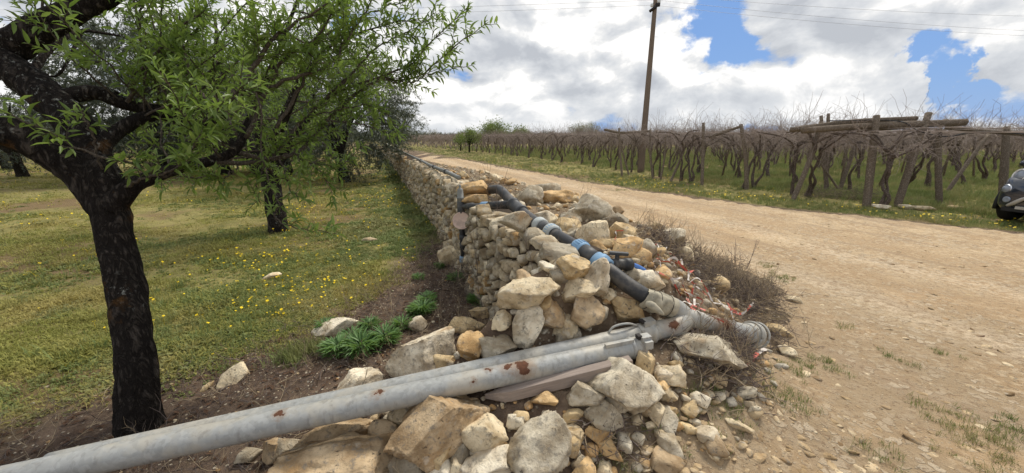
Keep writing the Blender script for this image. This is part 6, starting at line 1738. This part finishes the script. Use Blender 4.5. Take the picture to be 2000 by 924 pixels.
# ridge between the wheel tracks, tufts at the heap's foot and on the track
c, d = polar(16000, -.45, .2, 9, 40); u, v = uv(c[:, 0], c[:, 1])
rg = np.exp(-((v - (3.75 - 1.0 * sstep(18, 30, u))) / .40) ** 2) * sstep(9.0, 12.0, u)
k = rs.rand(len(c)) < rg * .9
T1 = c[k]
tl = []
for px, py, r, n in [(1612, 712, .07, 26), (1512, 765, .08, 40), (1570, 716, .05, 16), (1545, 726, .05, 16), (1480, 700, .05, 14), (1300, 872, .06, 22), (1390, 828, .08, 30), (1420, 790, .06, 22), (1370, 775, .05, 14), (1520, 545, .09, 30), (1500, 520, .08, 26), (1250, 485, .10, 40), (1275, 492, .08, 24),
                      (1880, 830, .10, 34), (1960, 870, .10, 30), (1820, 800, .07, 14), (1750, 705, .05, 12), (1930, 905, .09, 30), (1700, 880, .07, 16), (1990, 845, .07, 22), (1840, 690, .05, 8), (590, 690, .11, 70), (620, 672, .10, 30), (560, 640, .12, 30), (1205, 915, .06, 24), (1560, 780, .06, 12), (1650, 640, .05, 10), (1205, 372, .2, 60), (980, 350, .2, 60)]:
    P, t = hit(px, py); q = P[:2] + rs.normal(0, r, (n, 2)); tl.append(q)
T2 = np.concatenate(tl); al = np.concatenate([T1, T2])
put('track_grass', al, np.concatenate([rs.uniform(.35, .7, len(T1)), rs.uniform(.2, .48, len(T2))]), GL, 'grass tufts along the dirt track and the heap foot')
gt, _ = hit(592, 692); n = 45
put('grass_tuft', gt[:2] + rs.normal(0, .09, (n, 2)), rs.uniform(.6, 1.15, n), GL, 'long green grass tuft in bare soil')
# yellow flowers
FP = []
for q in range(3):
    r_ = np.random.RandomState(q); m = MB(); h = .05 + .02 * q
    m.add(*tube([[0, 0, 0], [.006, 0, h]], .0012, 3, cap=False), (.2, .4, .1, 1))
    th = np.arange(9) / 9 * 6.283; rr = .013
    m.add(np.concatenate([[[.006, 0, h + .002]], np.stack([.006 + np.cos(th) * rr, np.sin(th) * rr, h + .004 + .003 * np.cos(3 * th)], -1)]), [np.array([[0, 1 + i, 1 + (i + 1) % 9] for i in range(9)])])
    FP.append(m.mesh('flower', M['petal']))
pf_ = fbm(grove_c * .8, 61, 3); gu, gv = uv(grove_c[:, 0], grove_c[:, 1])
k = rs.rand(len(grove_c)) < np.clip(.008 + .12 * (pf_ > .12) + .05 * (gu > 4) * (gv > -2.5), 0, 1) * np.clip(.35 + grove_d * .08, .3, 1.1) * .55
kk = (rs.rand(len(grove_c)) < .035) & (fbm(grove_c * .9, 71, 3) > .05)
put('tall_grass', grove_c[kk], rs.uniform(.45, 1.2, kk.sum()), GL, 'taller grass tufts standing in the grove turf')
put('yellow_flowers', grove_c[k], np.clip(.75 + grove_d[k] * .05, .7, 1.7) * rs.uniform(.6, 1.2, k.sum()), FP, 'yellow wildflowers scattered through the grove turf', zr=.3)
k = (verge_f < .3) & (rs.rand(len(verge_c)) < .025 + .10 * (fbm(verge_c * .6, 62, 2) > .1)) & (verge_d < 32)
put('verge_flowers', verge_c[k], rs.uniform(.8, 1.4, k.sum()) * 1.2, FP, 'yellow wildflowers along the vineyard verge', zr=.3)
# a dark scrap of bark on the track
P, t = hit(1915, 658); m = MB(); v, f = rock(3, 44, 8, .2); m.add(v * [.055, .022, .012] + P, [f]); tag(m.build('bark_scrap', M['litter'], at=P), 'dark scrap of bark lying on the dirt track', 'debris')
